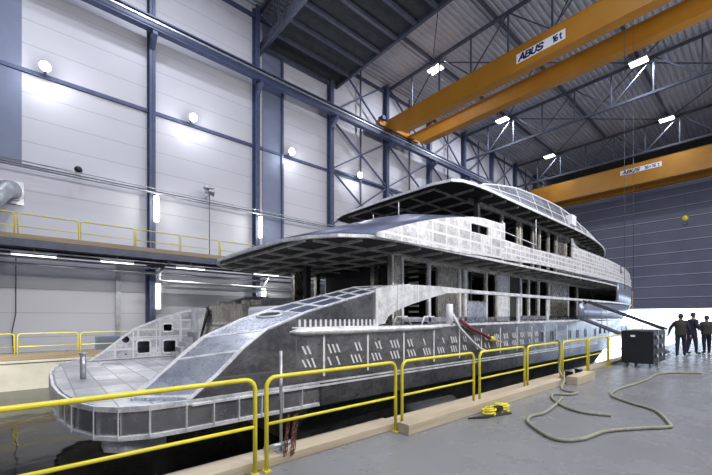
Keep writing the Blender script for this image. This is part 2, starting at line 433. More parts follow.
for k, (a, c) in enumerate(((11.25, 24), (24, 36.7), (36.7, 49.4))):
    t = thing('roof_bracing', 'crossed rods under the roof sheets ' + ['before the near crane', 'behind the near crane', 'before the far crane'][k], 'bracing', (-12.5, (a + c) / 2, 22.2), 'crossed roof rods')
    for xa, xb in ((-18, -7), (-7, -18), (-7, 4), (4, -7)):
        build('rod', MB().beam((xa, a, 22.3), (xb, c, 22.3), .07, .07), M['truss'], t)
    for x in (-18.1, -12.6, -7, -1.4):
        build('purlin', MB().box(x - .09, x + .09, a, c, 22.46, 22.66), M['truss'], t)

# suspended dark platform
t = thing('suspended_platform', 'dark suspended steel platform with ribs hanging below the roof', 'platform', (-17, 14.6, 20))
build('deck', MB().box(-22.7, -7, 11.5, 17.75, 20.15, 20.3), M['dark'], t)
m_ = MB(); m_.box(-22.8, -7, 11.3, 11.5, 19.9, 20.3); m_.box(-22.8, -7, 17.75, 17.95, 19.9, 20.3); m_.box(-22.9, -22.7, 11.3, 17.95, 19.9, 20.3)
build('edge_frame', m_, M['truss'], t)
for i in range(1, 10): build('rib', MB().box(-22.75 + i * 1.62 - .1, -22.75 + i * 1.62 + .1, 11.5, 17.75, 19.95, 20.15), M['truss'], t)
for x in (-21, -9):
    for y in (11.4, 17.85): build('hanger', MB().box(x - .04, x + .04, y - .04, y + .04, 20.3, ZC), M['truss'], t)

# high-bay lamps
def bay(x, y, lab):
    t = thing('high_bay_lamp', lab, 'ceiling light', (x, y, 22), 'high bay lamps under the roof')
    m_ = MB(); m_.box(x - .62, x + .62, y - .42, y + .42, 22.0, 22.16); build('housing', m_, M['galv'], t, bevel=.02)
    build('diffuser', MB().box(x - .56, x + .56, y - .36, y + .36, 21.95, 22.0), M['lamp'], t)
    m_ = MB(); m_.box(x - .5, x - .46, y - .02, y + .02, 22.16, ZC - .01); build('bracket', m_, M['galv'], t); build('bracket', MB().box(x + .46, x + .5, y - .02, y + .02, 22.16, ZC - .01), M['galv'], t)
    area('lamp_light', t, (x, y, 21.9), 1.1, .75, LAMP_W * (.4 if y > 45 else 1))
bayl = {(-18.1, 24.5): 'lit roof lamp left of the near crane sign', (-6.9, 36): 'lit roof lamp at upper right, below the near crane', (-18.2, 36): 'lit roof lamp in the middle, just under the near crane',
        (-7, 48.6): 'lit roof lamp at far right, above the far crane', (-18.4, 48.6): 'lit roof lamp above the left end of the far crane',
        (4, 24.5): 'added roof lamp out of view to the right, near row', (4, 36): 'added roof lamp out of view to the right, middle row', (4, 48.6): 'added roof lamp out of view to the right, far row',  # this row and the next: extra roof lamps, added out of view as fill
        (-12.5, -1): 'added roof lamp above and behind the camera, left', (-1, -1): 'added roof lamp above and behind the camera, middle', (-4.5, 12.2): 'added roof lamp above the dock edge, out of view', (4.5, 10): 'added roof lamp above the right floor, out of view', (-16, 5.2): 'added roof lamp above the stern, out of view'}
for (x, y), lab in bayl.items(): bay(x, y, lab)

# wall floodlights
def flood(y, lab):
    t = thing('wall_floodlight', lab, 'floodlight', (XL + .1, y, 13.4), 'floodlights on the left wall')
    m_ = MB(); m_.box(XL + .1, XL + .42, y - .05, y + .05, 13.3, 13.4); build('arm', m_, M['galv'], t)
    m_ = MB(); m_.tube([(XL + .4, y, 13.42), (XL + .72, y, 13.36)], [.12, .22], 14); build('reflector', m_, M['galv'], t)
    m_ = MB(); m_.ball((XL + .76, y, 13.35), .2, 10, (.5, 1, 1)); build('lens', m_, M['flood'], t)
    l = bpy.data.lights.new('flood_light', 'POINT'); l.energy = FLOOD_W; l.shadow_soft_size = .15; l.color = (.93, .96, 1)
    o = bpy.data.objects.new('flood_light', l); C.objects.link(o); o.parent = t; o.location = Vector((XL + 1.15, y, 13.2)) - t.location
for y, lab in ((.2, 'bright floodlight nearest the left edge of the view'), (6.8, 'second bright floodlight along the left wall'), (13.45, 'third bright floodlight, between the slim post and wide pale panels'), (19.9, 'fourth floodlight, among the crossed bracing')):
    flood(y, lab)
t = thing('dock_fill_lamp', 'added floodlight high on the back wall aimed at the stern, out of view', 'floodlight', (-12, YB, 5))  # unseen lamp added to brighten the far quay face
build('arm', MB().box(-12.03, -11.97, YB, YB + .3, 4.97, 5.03), M['galv'], t); build('reflector', MB().tube([(-12, YB + .25, 5.05), (-12.1, YB + .45, 4.95)], [.14, .26], 14), M['galv'], t)
l = bpy.data.lights.new('spot_light', 'SPOT'); l.energy = DOCK_FILL_W; l.spot_size = math.radians(18); l.spot_blend = .5; l.shadow_soft_size = .2; l.color = (1, .98, .92)
o = bpy.data.objects.new('spot_light', l); C.objects.link(o); o.parent = t; o.location = (-.12, .55, -.07)
o.rotation_euler = (Vector((-18.9, -.6, -.2)) - Vector((-12.12, YB + .55, 4.93))).to_track_quat('-Z', 'Y').to_euler()
for k, y in enumerate((-3, 4, 11, 18, 26, 35)):  # unseen floodlights added to brighten the near side of the yacht
    t = thing('wall_floodlight', 'added floodlight on the right wall behind the camera side, ' + ['first', 'second', 'third', 'fourth', 'fifth', 'sixth'][k] + ' from the back', 'floodlight', (XR - .1, y, 12.4), 'added floodlights on the right wall, out of view')
    build('arm', MB().box(XR - .42, XR - .1, y - .05, y + .05, 12.3, 12.4), M['galv'], t)
    build('reflector', MB().box(XR - .7, XR - .4, y - .5, y + .5, 12.2, 12.8), M['galv'], t)
    area('flood_light', t, (XR - .75, y, 12.5), .5, .9, RFILL_W, (0, math.radians(62), 0), WARMW)
# upright tubes on the columns
def tube_lamp(x, y, z0, z1, lab, mat='tube', p=TUBE_W):
    t = thing('tube_lamp', lab, 'lamp', (x, y, z0), 'upright tube lamps on the columns')
    build('housing', MB().box(x - .05, x, y - .07, y + .07, z0 - .05, z1 + .05), M['galv'], t)
    m_ = MB(); m_.tube([(x + .1, y, z0), (x + .1, y, z1)], .13, 10); build('tube', m_, M[mat], t)
    if p: area('tube_light', t, (x + .26, y, (z0 + z1) / 2), .1, z1 - z0, p, (PI / 2, 0, PI / 2), (.97, 1, .92))
tube_lamp(-22.4, 4.86, 6.95, 8.3, 'lit upright tube on the nearest column, above the gallery rail')
tube_lamp(-22.4, 11.05, 6.95, 8.3, 'lit upright tube on the second column, left of the yacht deck tip')
tube_lamp(-22.4, 4.95, 2.1, 3.5, 'upright tube lamp low on the nearest column, below the gallery', 'tubedim', 8)
tube_lamp(-22.4, 11.3, 2.1, 3.6, 'glowing upright tube low on the second column, seen behind the stern')

# gallery
t = thing('gallery', 'raised steel gallery along the left wall with boarded edge', 'gallery', (-21, 10, 4.4))
build('walkway', MB().box(XL + .56, QF, YB + .1, 40, 4.5, 4.66), M['navy'], t)
build('edge_beam', MB().box(QF - .04, QF + .06, YB + .1, 40, 4.36, 4.66), M['truss'], t)
build('toe_board', MB().box(QF - .08, QF - .05, YB, 40, 4.66, 4.86), M['board'], t)
m_ = MB(); 
for y in colY[:5]: m_.box(XL + .56, QF - .05, y - .1, y + .1, 4.25, 4.5)
m_.box(-20.6, -20.45, YB, 40, 4.3, 4.5); build('floor_beams', m_, M['dark'], t)
def hoop(name, x, y0, y1, z0, lab, group, r=.022, h=1.0, split=True):
    t = thing(name, lab, 'railing', (x, (y0 + y1) / 2, z0), group); c = .11
    pts = [(x, y0, z0), (x, y0, z0 + h - c)] + [(x, y0 + c - c * math.cos(a), z0 + h - c + c * math.sin(a)) for a in [PI / 2 * k / 5 for k in range(1, 6)]]
    pts += [(x, y1 - c + c * math.sin(a), z0 + h - c + c * math.cos(a)) for a in [PI / 2 * k / 5 for k in range(0, 6)]] + [(x, y1, z0)]
    if split:
        build('hoop', MB().tube(pts, r, 10), M['rail'], t)
        build('middle_rail', MB().tube([(x, y0, z0 + h * .5), (x, y1, z0 + h * .5)], r * .8, 8), M['rail'], t)
        m_ = MB(); m_.box(x - .05, x + .05, y0 - .035, y0 + .035, z0, z0 + .012); build('foot', m_, M['rail'], t)
        m_ = MB(); m_.box(x - .05, x + .05, y1 - .035, y1 + .035, z0, z0 + .012); build('foot', m_, M['rail'], t)
    return t
gy = [(-4.6, -2.7), (-2.64, -.72), (-.62, 1.23), (1.31, 3.25), (3.32, 5.16), (5.23, 7.1), (7.17, 9.1)]
gl = ['outside the left edge', 'cut by the left edge of the view', 'first whole panel from the left', 'left of the nearest column', 'beside the nearest column', 'right of the pipe with the lamp device', 'ending behind the yacht deck tip']
for (a, c), l in zip(gy, gl): hoop('gallery_railing', QF - .15, a, c, 4.66, 'yellow gallery railing panel ' + l, 'yellow railing panels on the gallery')
for (a, c), l in zip(gy[1:5], ['at the left edge of the view', 'first whole panel from the left', 'in front of the slate cabinet', 'mostly behind the stern plate']):
    hoop('quay_railing', QF - .15, a, c, 0, 'yellow far quay railing panel ' + l, 'yellow railing panels on the far quay')
tag(build('kick_board', MB().box(QF - .08, QF - .03, YB, 20, 0, .24), M['board']), 'brown kick board along the far quay edge', 'board')
# under-gallery fittings
for k, (y0, y1, l) in enumerate(((-.85, .55, 'at the far left'), (2.0, 3.3, 'left of the upright door pipe'), (5.1, 6.5, 'right of the nearest column'), (9.2, 10.8, 'over the stern'))):
    t = thing('strip_light', 'white strip light under the gallery ' + l, 'lamp', (-19.4, y0, 4.1), 'strip lights under the gallery')
    build('casing', MB().box(-19.47, -19.33, y0, y1, 4.12, 4.22), M['galv'], t); build('tube', MB().box(-19.44, -19.36, y0 + .03, y1 - .03, 4.08, 4.12), M['tubedim'], t); build('hanger', MB().box(-19.42, -19.38, (y0 + y1) / 2 - .02, (y0 + y1) / 2 + .02, 4.22, 4.5), M['galv'], t)
    area('strip_glow', t, (-19.4, (y0 + y1) / 2, 4.04), .1, y1 - y0, 60, (0, 0, 0), WARMW)
for x, z, r, l in ((-19.15, 4.22, .03, 'thin pipe hung just under the gallery edge'), (-20.2, 4.1, .05, 'grey pipe under the middle of the gallery'), (-20.9, 3.9, .06, 'lowest grey pipe under the gallery')):
    m_ = MB(); m_.tube([(x, YB, z), (x, 30, z)], r, 8); tag(build('gallery_pipe', m_, M['galv']), l, 'pipe')
t = thing('pipe_bridge', 'grey pipe frame stepping down below the gallery beside the nearest column', 'pipe', (-20, 4.6, 3.5))
m_ = MB(); m_.tube([(-20, 4.75, 4.45), (-20, 4.45, 3.55), (-20, 4.6, 3.45), (-20, 14, 3.4)], .08, 10); build('pipe', m_, M['galv'], t)
m_ = MB(); m_.tube([(-20, 4.75, 4.4), (-20.4, 4.75, 4.45)], .12, 10); build('elbow', m_, M['galv'], t)
m_ = MB(); m_.beam((-20, 10.1, 3.45), (-20, 10.6, 4.3), .12, .1); build('strut', m_, M['galv'], t)
m_ = MB(); m_.box(-22.05, -20.2, 4.95, 30, 3.22, 3.3); tag(build('duct_shelf', m_, M['galv']), 'long grey shelf under the gallery behind the stern', 'shelf')
# door frame pipes on wall below the gallery
t = thing('door_track', 'galvanised upright track and top rail of a side door under the gallery', 'track', (-22.85, 3.2, .7))
build('upright', MB().box(-22.95, -22.83, 3.06, 3.26, .6, 4.44), M['galv'], t)
build('top_rail', MB().box(-22.95, -22.83, 3.26, 4.6, 4.3, 4.44), M['galv'], t)
build('side_post', MB().box(-22.95, -22.85, 4.45, 4.62, .3, 4.3), M['navy'], t)
t = thing('quay_cabinet', 'slate blue cabinet standing on the far quay behind the railing', 'cabinet', (-20, 2.35, 0))
build('body', MB().box(-20.5, -20, 1.92, 2.83, 0.05, .76), M['cabgrey'], t, bevel=.01); build('door', MB().box(-20, -19.98, 1.97, 2.78, .1, .72), M['cabgrey'], t)
build('plinth', MB().box(-20.45, -20.05, 1.97, 2.78, 0, .05), M['black'], t)
m_ = MB(); m_.tube([(-22.9, -.82, 4.4), (-22.9, -.82, 1.8), (-22.88, -.95, 1.0), (-22.9, -.9, .02)], .018, 6); tag(build('wall_cable', m_, M['rubber']), 'thin dark cable hanging down the wall under the gallery at far left', 'cable')
# duct
t = thing('ventilation_duct', 'fat grey round duct bending into the wall above the gallery', 'duct', (-22.5, -1, 7.2))
pts = [(-20.9, -1.75, 6.2), (-21.7, -1.45, 6.75), (-22.2, -1.15, 7.3), (-22.55, -.98, 7.42), (-23, -.95, 7.42)]
build('elbow_pipe', MB().tube(pts, .38, 20), M['galv'], t); build('wall_collar', MB().tube([(-22.9, -.95, 7.42), (-22.82, -.95, 7.42)], .43, 20), M['galv'], t)
build('wall_plate', MB().box(-22.94, -22.9, -1.5, -.55, 6.85, 7.9), M['galv'], t)
m_ = MB(); m_.tube([(-20.9, -1.75, 6.2), (-20.9, -1.75, 4.66)], .42, 20); build('riser', m_, M['galv'], t)
# ball camera and lamp device
t = thing('ball_camera', 'small black ball camera on the wall above the pipe', 'camera', (-22.6, 1.44, 8.9))
build('ball', MB().ball((-22.4, 1.44, 8.9), .17, 10), M['black'], t); build('bracket', MB().box(-22.95, -22.5, 1.41, 1.47, 8.95, 9.0), M['galv'], t)
t = thing('siren_post', 'thin pole carrying a small grey siren in front of the wall', 'siren', (-22.2, 7.7, 4.66))
build('pole', MB().tube([(-22.2, 7.7, 4.66), (-22.2, 7.7, 9.1)], .025, 8), M['truss'], t)
build('horn', MB().tube([(-22.25, 7.45, 9.2), (-22.15, 7.95, 9.2)], [.14, .27], 12), M['galv'], t); build('hood', MB().ball((-22.2, 7.6, 9.36), .24, 8, (1, 1.2, .6)), M['galv'], t)
build('clamp', MB().box(-23, -22.2, 7.67, 7.73, 8.95, 9.0), M['galv'], t)

# ------------------------------------------------------------------ cranes
def crane(name, lab, y1, y2, txt2, lx, lsize, zb=17.0, zt=18.65, wd=.65):
    t = thing(name, lab, 'crane', (-7, (y1 + y2) / 2, 17.9), 'amber overhead travelling cranes')
    zb0, zt0 = zb, zt
    for k, y in enumerate((y1, y2)):
        zb, zt = (zb0 + .2, zt0) if (k == 0 and zt0 < 18.9) else ((zb0, 18.03) if zt0 < 18.9 else (zb0, zt0))
        m_ = MB(); prof = [(-21.9, zt), (-21.9, 17.95 if zt > 18.2 else 17.9), (-21.3, 17.85), (-20.2, zb), (7, zb), (7.6, 17.85), (7.6, zt)]
        m_.prism(prof, 'Y', y, y + wd); g = build('girder', m_, M['crane'], t, bevel=.015)
        m_ = MB(); m_.box(-21.2, 7.4, y + wd * .3, y + wd * .5, zt, zt + .06); build('trolley_rail', m_, M['truss'], g)
        m_ = MB(); m_.box(-20.2, 7.0, y - .03, y + wd + .03, zb - .03, zb); build('bottom_flange', m_, M['crane'], g)
        m_ = MB(); m_.box(-21.9, 7.6, y - .04, y + wd + .04, zt, zt + .03); build('top_flange', m_, M['crane'], g)
    m_ = MB(); m_.box(-22.25, -21.75, y1 - 1.0, y2 + wd + 1.0, 18.0, 18.45); e = build('end_carriage', m_, M['crane'], t, bevel=.02)
    for yy in (y1 - .7, y2 + wd + .7): build('wheel', MB().tube([(-22.1, yy, 18.09), (-21.9, yy, 18.09)], .15, 14), M['truss'], e)
    m_ = MB(); m_.box(-22.1, -21.55, y1 - .85, y1 - .5, 18.45, 18.75); build('travel_motor', m_, M['blue'], t)
    sgn = build('sign', MB().box(lx[0], lx[1], y1 - .03, y1 - .005, lx[2], lx[3]), M['white'], t)
    L = lx[1] - lx[0]; h = lx[3] - lx[2]
    lettering('brand_lettering', 'ABUS', h * .66, (lx[0] + .06 * L, y1 - .036, lx[2] + .17 * h), M['ink'], sgn, .22, h * .17, L * lsize[0])
    lettering('load_lettering', txt2, h * .62, (lx[0] + lsize[2] * L, y1 - .036, lx[2] + .19 * h), M['ink'], sgn, 0, h * .11, L * lsize[1])
    return t
c1 = crane('bridge_crane', 'near amber overhead crane with twin beams and white sign, top right', 22.7, 25.2, '16 t', (-10.55, -7.72, 17.62, 18.2), (.50, .19, .76))
m_ = MB(); m_.box(-6.2, -3.7, 23.6, 25.0, 18.75, 19.1); tr = build('trolley', m_, M['ink'], c1)
build('hoist_drum', MB().tube([(-5.9, 24.3, 18.65), (-4.2, 24.3, 18.65)], .3, 14), M['black'], tr)
for x in (-5.35, -4.95): build('hoist_rope', MB().tube([(x, 24.6, 18.6), (x, 24.6, 3.2)], .012, 5), M['truss'], tr)
c2 = crane('bridge_crane', 'far amber overhead crane in front of the big door', 51, 53.6, '16+16 t', (-11.5, -7.75, 18.1, 18.62), (.42, .36, .60), zb=16.75, zt=19.1)
m_ = MB(); m_.box(-7.0, -4.8, 52, 53.4, 19.15, 19.3); tr = build('trolley', m_, M['ink'], c2)
m_ = MB(); m_.tube([(-5.95, 51.85, 16.9), (-5.95, 51.85, 12.6)], .015, 5); build('hoist_rope', m_, M['truss'], tr)
m_ = MB(); m_.ball((-5.95, 51.85, 12.2), .27, 10, (1, .5, 1)); hb = build('hook_block', m_, M['rail'], tr)
m_ = MB(); m_.tube([(-5.95 + .18 * math.sin(a), 51.85, 11.6 + .18 * math.cos(a)) for a in [PI * 1.5 * k / 10 for k in range(11)]], .05, 8); build('hook', m_, M['truss'], hb)

# ------------------------------------------------------------------ the yacht
XC = -10.0
Y_ = thing('yacht', 'unfinished bare aluminium motor yacht afloat in the indoor dock', 'yacht', (XC, 16, WZ))
def hb_at(y, b=4.0, y0=22.0, L=18.0):
    if y <= y0: return b
    return b * math.sqrt(max(0, 1 - ((y - y0) / L) ** 2))
# hull: lofted sections
secs = [(1.42, 3.98, 14.6, 0), (.36, 3.97, 10, 0), (-.16, 3.95, 9.2, 0), (-.3, 3.7, 9, .1), (-.8, 3.4, 8.6, .3), (-1.3, 3.1, 8.2, .4), (-2.0, 2.4, 7.6, .8), (-2.5, .9, 7, 1.2), (-2.5, 0, 7, 1.2)]
ys = [4.2 + i * .75 for i in range(24)] + [22 + 18 * math.sin(PI / 2 * k / 22) for k in range(1, 23)]
rows = []
for y in ys:
    r = []
    q = min(1, max(0, (y - 22) / 18))
    for z, b_, L, up in secs:
        yy = 22 + (y - 22) * L / 18 if y > 22 else y
        rise = max(0, (8 - y) / 8) * up if y < 8 else 0
        bb = b_ * math.sqrt(max(0, 1 - q * q))
        zz = z + (.18 * q if z > 1 else 0) + rise
        r.append((XC + bb, yy, zz))
    r2 = [(2 * XC - p[0], p[1], p[2]) for p in r[::-1]]
    rows.append(r + r2[1:])
m_ = MB(); m_.grid(rows, False); m_.f([m_.v(p) for p in rows[0]])
hull = build('hull', m_, M['hull'], Y_)
# near and far side plating with welded stringer marks
def side_plate(sx):
    m_ = MB(); X = XC + sx * 4.0
    poly = [(1.78, .34), (2.22, .69), (2.63, 1.06), (3.1, 1.40), (3.56, 1.57), (3.99, 1.73), (4.9, 1.98), (5.83, 2.22), (5.83, 1.42), (22.0, 1.52), (22.0, -.14), (4.3, -.14), (4.3, .34)]
    m_.prism(poly, 'X', X - .03, X + .03)
    m_.mi = 1
    rnd = random.Random(3)
    y = 3.9
    while y < 15.2:
        for row in (1.0, .74):
            for j in range(3):
                yy = y + j * .11; h = .15 + rnd.random() * .05
                if rnd.random() < .12: continue
                m_.hexa([(X + sx * .03, yy, row - h / 2), (X + sx * .03, yy + .045, row - h / 2), (X + sx * .03, yy - .04, row + h / 2), (X + sx * .03, yy - .085, row + h / 2)],
                        [(X + sx * .034, yy, row - h / 2), (X + sx * .034, yy + .045, row - h / 2), (X + sx * .034, yy - .04, row + h / 2), (X + sx * .034, yy - .085, row + h / 2)])
        y += .62
    for y in [3.75 + k * .125 for k in range(17)]:
        m_.box(X + sx * .03, X + sx * .034, y, y + .05, 1.46, 1.6)
    for y in [4.35 + 1.22 * k for k in range(14)]:
        m_.box(X + sx * .03, X + sx * .034, y - .02, y + .03, .45, 1.3)
    m_.box(X + sx * .03, X + sx * .036, 3.6, 5.8, 1.435, 1.455)
    return build('side_plating', m_, [M['hull'], M['weld']], Y_)
side_plate(1); side_plate(-1)
# knuckle strip: double bright seam along the side
for sx in (1, -1):
    X = XC + sx * 4.0; m_ = MB()
    m_.box(min(X, X + sx * .05), max(X, X + sx * .05), 1.8, 22, .25, .285); m_.box(min(X, X + sx * .04), max(X, X + sx * .04), 1.8, 22, .32, .355)
    build('knuckle_seam', m_, M['bright'], Y_)
    m_ = MB(); m_.tube([(X + sx * .02, 3.55, 1.36), (X + sx * .05, 3.75, 1.36), (X + sx * .06, 5, 1.36), (X + sx * .06, 8.0, 1.38), (X + sx * .03, 8.6, 1.4)], [.02, .075, .085, .07, .03], 10); build('rub_rail', m_, M['bright'], Y_)
    rows = [[(XC + sx * (hb_at(y, 4, 22, 14.6) + .06), y, 1.38 + .1 * min(1, (y - 8) / 14)) for y in yy] for yy in [[8 + k * .7 for k in range(21)] + [22 + 14.6 * math.sin(PI / 2 * k / 16) for k in range(1, 16)]]]
    m_ = MB(); m_.shell([rows[0], [(p[0], p[1], p[2] + .07) for p in rows[0]]], (-sx * .1, 0, 0)); build('deck_edge_strip', m_, M['bright'], Y_)
# portholes
for y, h in ((15.03, .38), (16.08, .38), (18.1, .34), (19.1, .34), (20.2, .34), (21.7, .34)):
    po = build('porthole', MB().box(-6.0, -5.962, y - .11, y + .11, .86 - h / 2, .86 + h / 2), M['black'], Y_)
    fr_ = MB(); fr_.box(-5.99, -5.955, y - .15, y - .11, .84 - h / 2, .88 + h / 2); fr_.box(-5.99, -5.955, y + .11, y + .15, .84 - h / 2, .88 + h / 2)
    build('frame', fr_, M['bluealu'], po)
for y in (22.8, 23.7, 24.7):
    x = XC + hb_at(y, 4, 22, 11.3); build('porthole', MB().box(x - .03, x + .01, y - .1, y + .1, .75, 1.1), M['black'], Y_)
# swim platform
half = [(-6.03, 4.3), (-6.0, 1.75), (-6.04, 1.25), (-6.2, .88), (-6.5, .62), (-7.1, .4), (-8.0, .27), (-9.0, .2)]
out = half + [(2 * XC - x, y) for x, y in half[::-1]]
m_ = MB(); m_.prism(out, 'Z', -.12, .31); sp_ = build('swim_platform', m_, M['platside'], Y_)
m_ = MB(); m_.prism([(XC + (x - XC) * .985, .06 + y * .99) for x, y in out], 'Z', .31, .33); build('platform_top', m_, M['deckalu'], sp_)
def ring(pts, w, z0, z1):
    m_ = MB(); c = Vector((XC, 2.6))
    ins = [((Vector(p) - c) * (1 - w / (Vector(p) - c).length) + c) for p in pts]
    rows = [[(p[0], p[1], z0) for p in pts], [(p[0], p[1], z1) for p in pts], [(p[0], p[1], z1) for p in ins], [(p[0], p[1], z0) for p in ins]]
    m_.grid(rows, False); return m_
o2 = [(XC + (x - XC) * 1.008, y - .03) for x, y in out]
build('rim_strip', ring(o2, .05, .27, .35), M['bright'], sp_); build('rim_strip', ring(o2, .06, -.145, -.085), M['bright'], sp_)
m_ = MB()
for i in range(len(o2) - 1):
    a, c = Vector(o2[i]), Vector(o2[i + 1]); n = max(1, int((c - a).length / .42))
    for k in range(n):
        if k == 0 and i in (0, len(o2) - 2): continue
        p = a.lerp(c, k / n); m_.beam((p.x, p.y, -.12), (p.x, p.y, .3), .05, .015)
build('edge_welds', m_, M['bright'], sp_)['kind'] = 'stuff'
m_ = MB(); m_.prism([(-6.95, .9), (-6.8, .72), (-6.5, .72), (-6.25, .95), (-6.25, 1.5), (-6.95, 1.5)], 'Z', -.36, -.12); build('exhaust_box', m_, M['bright'], sp_)
m_ = MB(); m_.tube([(-9.64, .7, .32), (-9.64, .7, .86)], .055, 14); m_.tube([(-9.64, .7, .86), (-9.64, .7, .89)], .075, 14); build('bollard', m_, M['galv'], sp_)
for (x, y, ww) in ((-7.6, 1.45, .45), (-12.2, 1.3, .4)):
    m_ = MB(); m_.beam((x, y, .365), (x + ww * .6, y + .5, .365), .035, .03); m_.beam((x, y, .365), (x + ww, y - .1, .365), .035, .03); build('hatch_edge', m_, M['bright'], sp_)

# stern wings: wide sloping coping plates
st = [((0, 1.78, .36), (.62, 1.07, .36)), ((0, 2.22, .70), (.8, 1.45, .62)), ((0, 2.63, 1.09), (.8, 1.8, .92)), ((0, 3.1, 1.43), (.8, 2.25, 1.29)), ((0, 3.56, 1.6), (.8, 2.98, 1.61)), ((0, 3.99, 1.76), (.8, 3.68, 1.84)), ((0, 4.9, 2.01), (.8, 4.85, 2.13)), ((0, 5.83, 2.25), (.8, 5.88, 2.39)), ((.0, 7.06, 2.48), (.5, 7.06, 2.49))]
def wp(i, f, sx, up=0):
    i0 = min(int(i), len(st) - 2); t_ = i - i0
    A = [Vector(a).lerp(Vector(b2), f) for a, b2 in st[i0:i0 + 2]]; p = A[0].lerp(A[1], t_)
    return (XC + sx * (4.0 - p.x), p.y, p.z + up)
for sx in (1, -1):
    m_ = MB(); m_.shell([[wp(i * .5, 0, sx) for i in range(17)], [wp(i * .5, .5, sx) for i in range(17)], [wp(i * .5, 1, sx) for i in range(17)]], (0, 0, -.05), False)
    wing = build('stern_wing', m_, M['wingalu'], Y_)
    m_ = MB()
    def strip(i0, i1, f0, f1, n=6, lift=.012):
        m_.shell([[wp(i0 + (i1 - i0) * k / n, f0, sx, lift) for k in range(n + 1)], [wp(i0 + (i1 - i0) * k / n, f1, sx, lift) for k in range(n + 1)]], (0, 0, -.02), False)
    strip(0, 8, -.02, .05, 24); strip(0, 8, .95, 1.03, 24)
    m_.mi = 1; strip(4.75, 8, .04, .97, 14, .004); m_.mi = 0
    strip(4.7, 8, .46, .53, 10)
    for i in (0.05, 1.9, 2.9, 4.7, 5.35, 6.0, 6.45, 6.9, 7.3, 7.7): strip(i, i + .09, .05, .96, 1)
    build('coping_frame', m_, [M['bright'], M['fairing']], wing)
    m_ = MB(); c = [wp(4.35 + .22 * math.cos(a), .62 + .22 * math.sin(a), sx, .014) for a in [2 * PI * k / 16 for k in range(16)]]
    m_.hexa([(p[0], p[1], p[2] - .01) for p in c], c); build('fairlead', m_, M['black'], wing)
    m_ = MB(); m_.tube([wp(4.35 + .24 * math.cos(a), .62 + .25 * math.sin(a), sx, .02) for a in [2 * PI * k / 18 for k in range(19)]], .02, 6); build('fairlead_rim', m_, M['bright'], wing)
    # swept bulwark wedge that carries the cap rail
    X = XC + sx * 4.0
    m_ = MB(); m_.prism([(5.83, 1.46), (5.83, 2.3), (6.4, 2.4), (7.1, 2.47), (8.3, 2.49), (9.9, 2.48), (9.9, 2.38), (8.6, 2.32), (7.9, 2.17), (7.1, 1.98), (6.5, 1.8), (6.22, 1.66), (6.12, 1.5)], 'X', X - .05, X + .045)
    build('bulwark_wedge', m_, M['bright'], Y_)
    m_ = MB(); m_.box(X - .06, X + .065, 5.8, 5.87, 1.42, 2.28); m_.box(X - .06, X + .06, 6.55, 6.6, 1.82, 2.42); m_.box(X - .06, X + .06, 7.3, 7.34, 2.03, 2.48); build('bulwark_rib', m_, M['weld'], Y_)
    # cap rail
    ly = [9.8 + k * 1.1 for k in range(12)] + [22 + 18 * math.sin(PI / 2 * k / 14) for k in range(1, 7)]
    m_ = MB(); m_.shell([[(XC + sx * (hb_at(y) + .07), y, 2.37 + .01 * (y - 10) / 2) for y in ly], [(XC + sx * (hb_at(y) - .13), y, 2.37 + .01 * (y - 10) / 2) for y in ly]], (0, 0, .1), False); build('cap_rail', m_, M['bright'], Y_)
    for y in (13.1, 15.72): build('stanchion', MB().box(X - .06, X + .0, y - .07, y + .07, 1.45, 2.38), M['bright'], Y_)
    # forward bulwark plate and flare
    ya = [19.4, 20.2, 21, 22] + [22 + 18 * math.sin(PI / 2 * k / 20) for k in range(1, 21)]
    m_ = MB(); m_.shell([[(XC + sx * hb_at(y), 22 + (y - 22) * 14.8 / 18 if y > 22 else y, 1.5 + .1 * max(0, (y - 22) / 18)) for y in ya], [(XC + sx * (hb_at(y) + .01), y, 2.40 + .05 * max(0, (y - 22) / 10)) for y in ya]], (-sx * .05, 0, 0), True); build('forward_bulwark', m_, M['bluealu'], Y_)
    yb = [26.3, 27.0, 28] + [22 + 18 * math.sin(PI / 2 * k / 20) for k in range(5, 21)]
    m_ = MB(); m_.shell([[(XC + sx * hb_at(y), y, 2.45) for y in yb], [(XC + sx * (hb_at(y) + .03), y, 3.1) for y in yb], [(XC + sx * (hb_at(y) + .04), y, 3.72) for y in yb]], (-sx * .05, 0, 0), True); build('bow_plate', m_, M['bluealu'], Y_)
# bow plywood cover
m_ = MB(); m_.box(-7.45, -7.2, 35.2, 35.7, 2.3, 3.7); build('bow_cover', m_, M['bronze'], Y_)
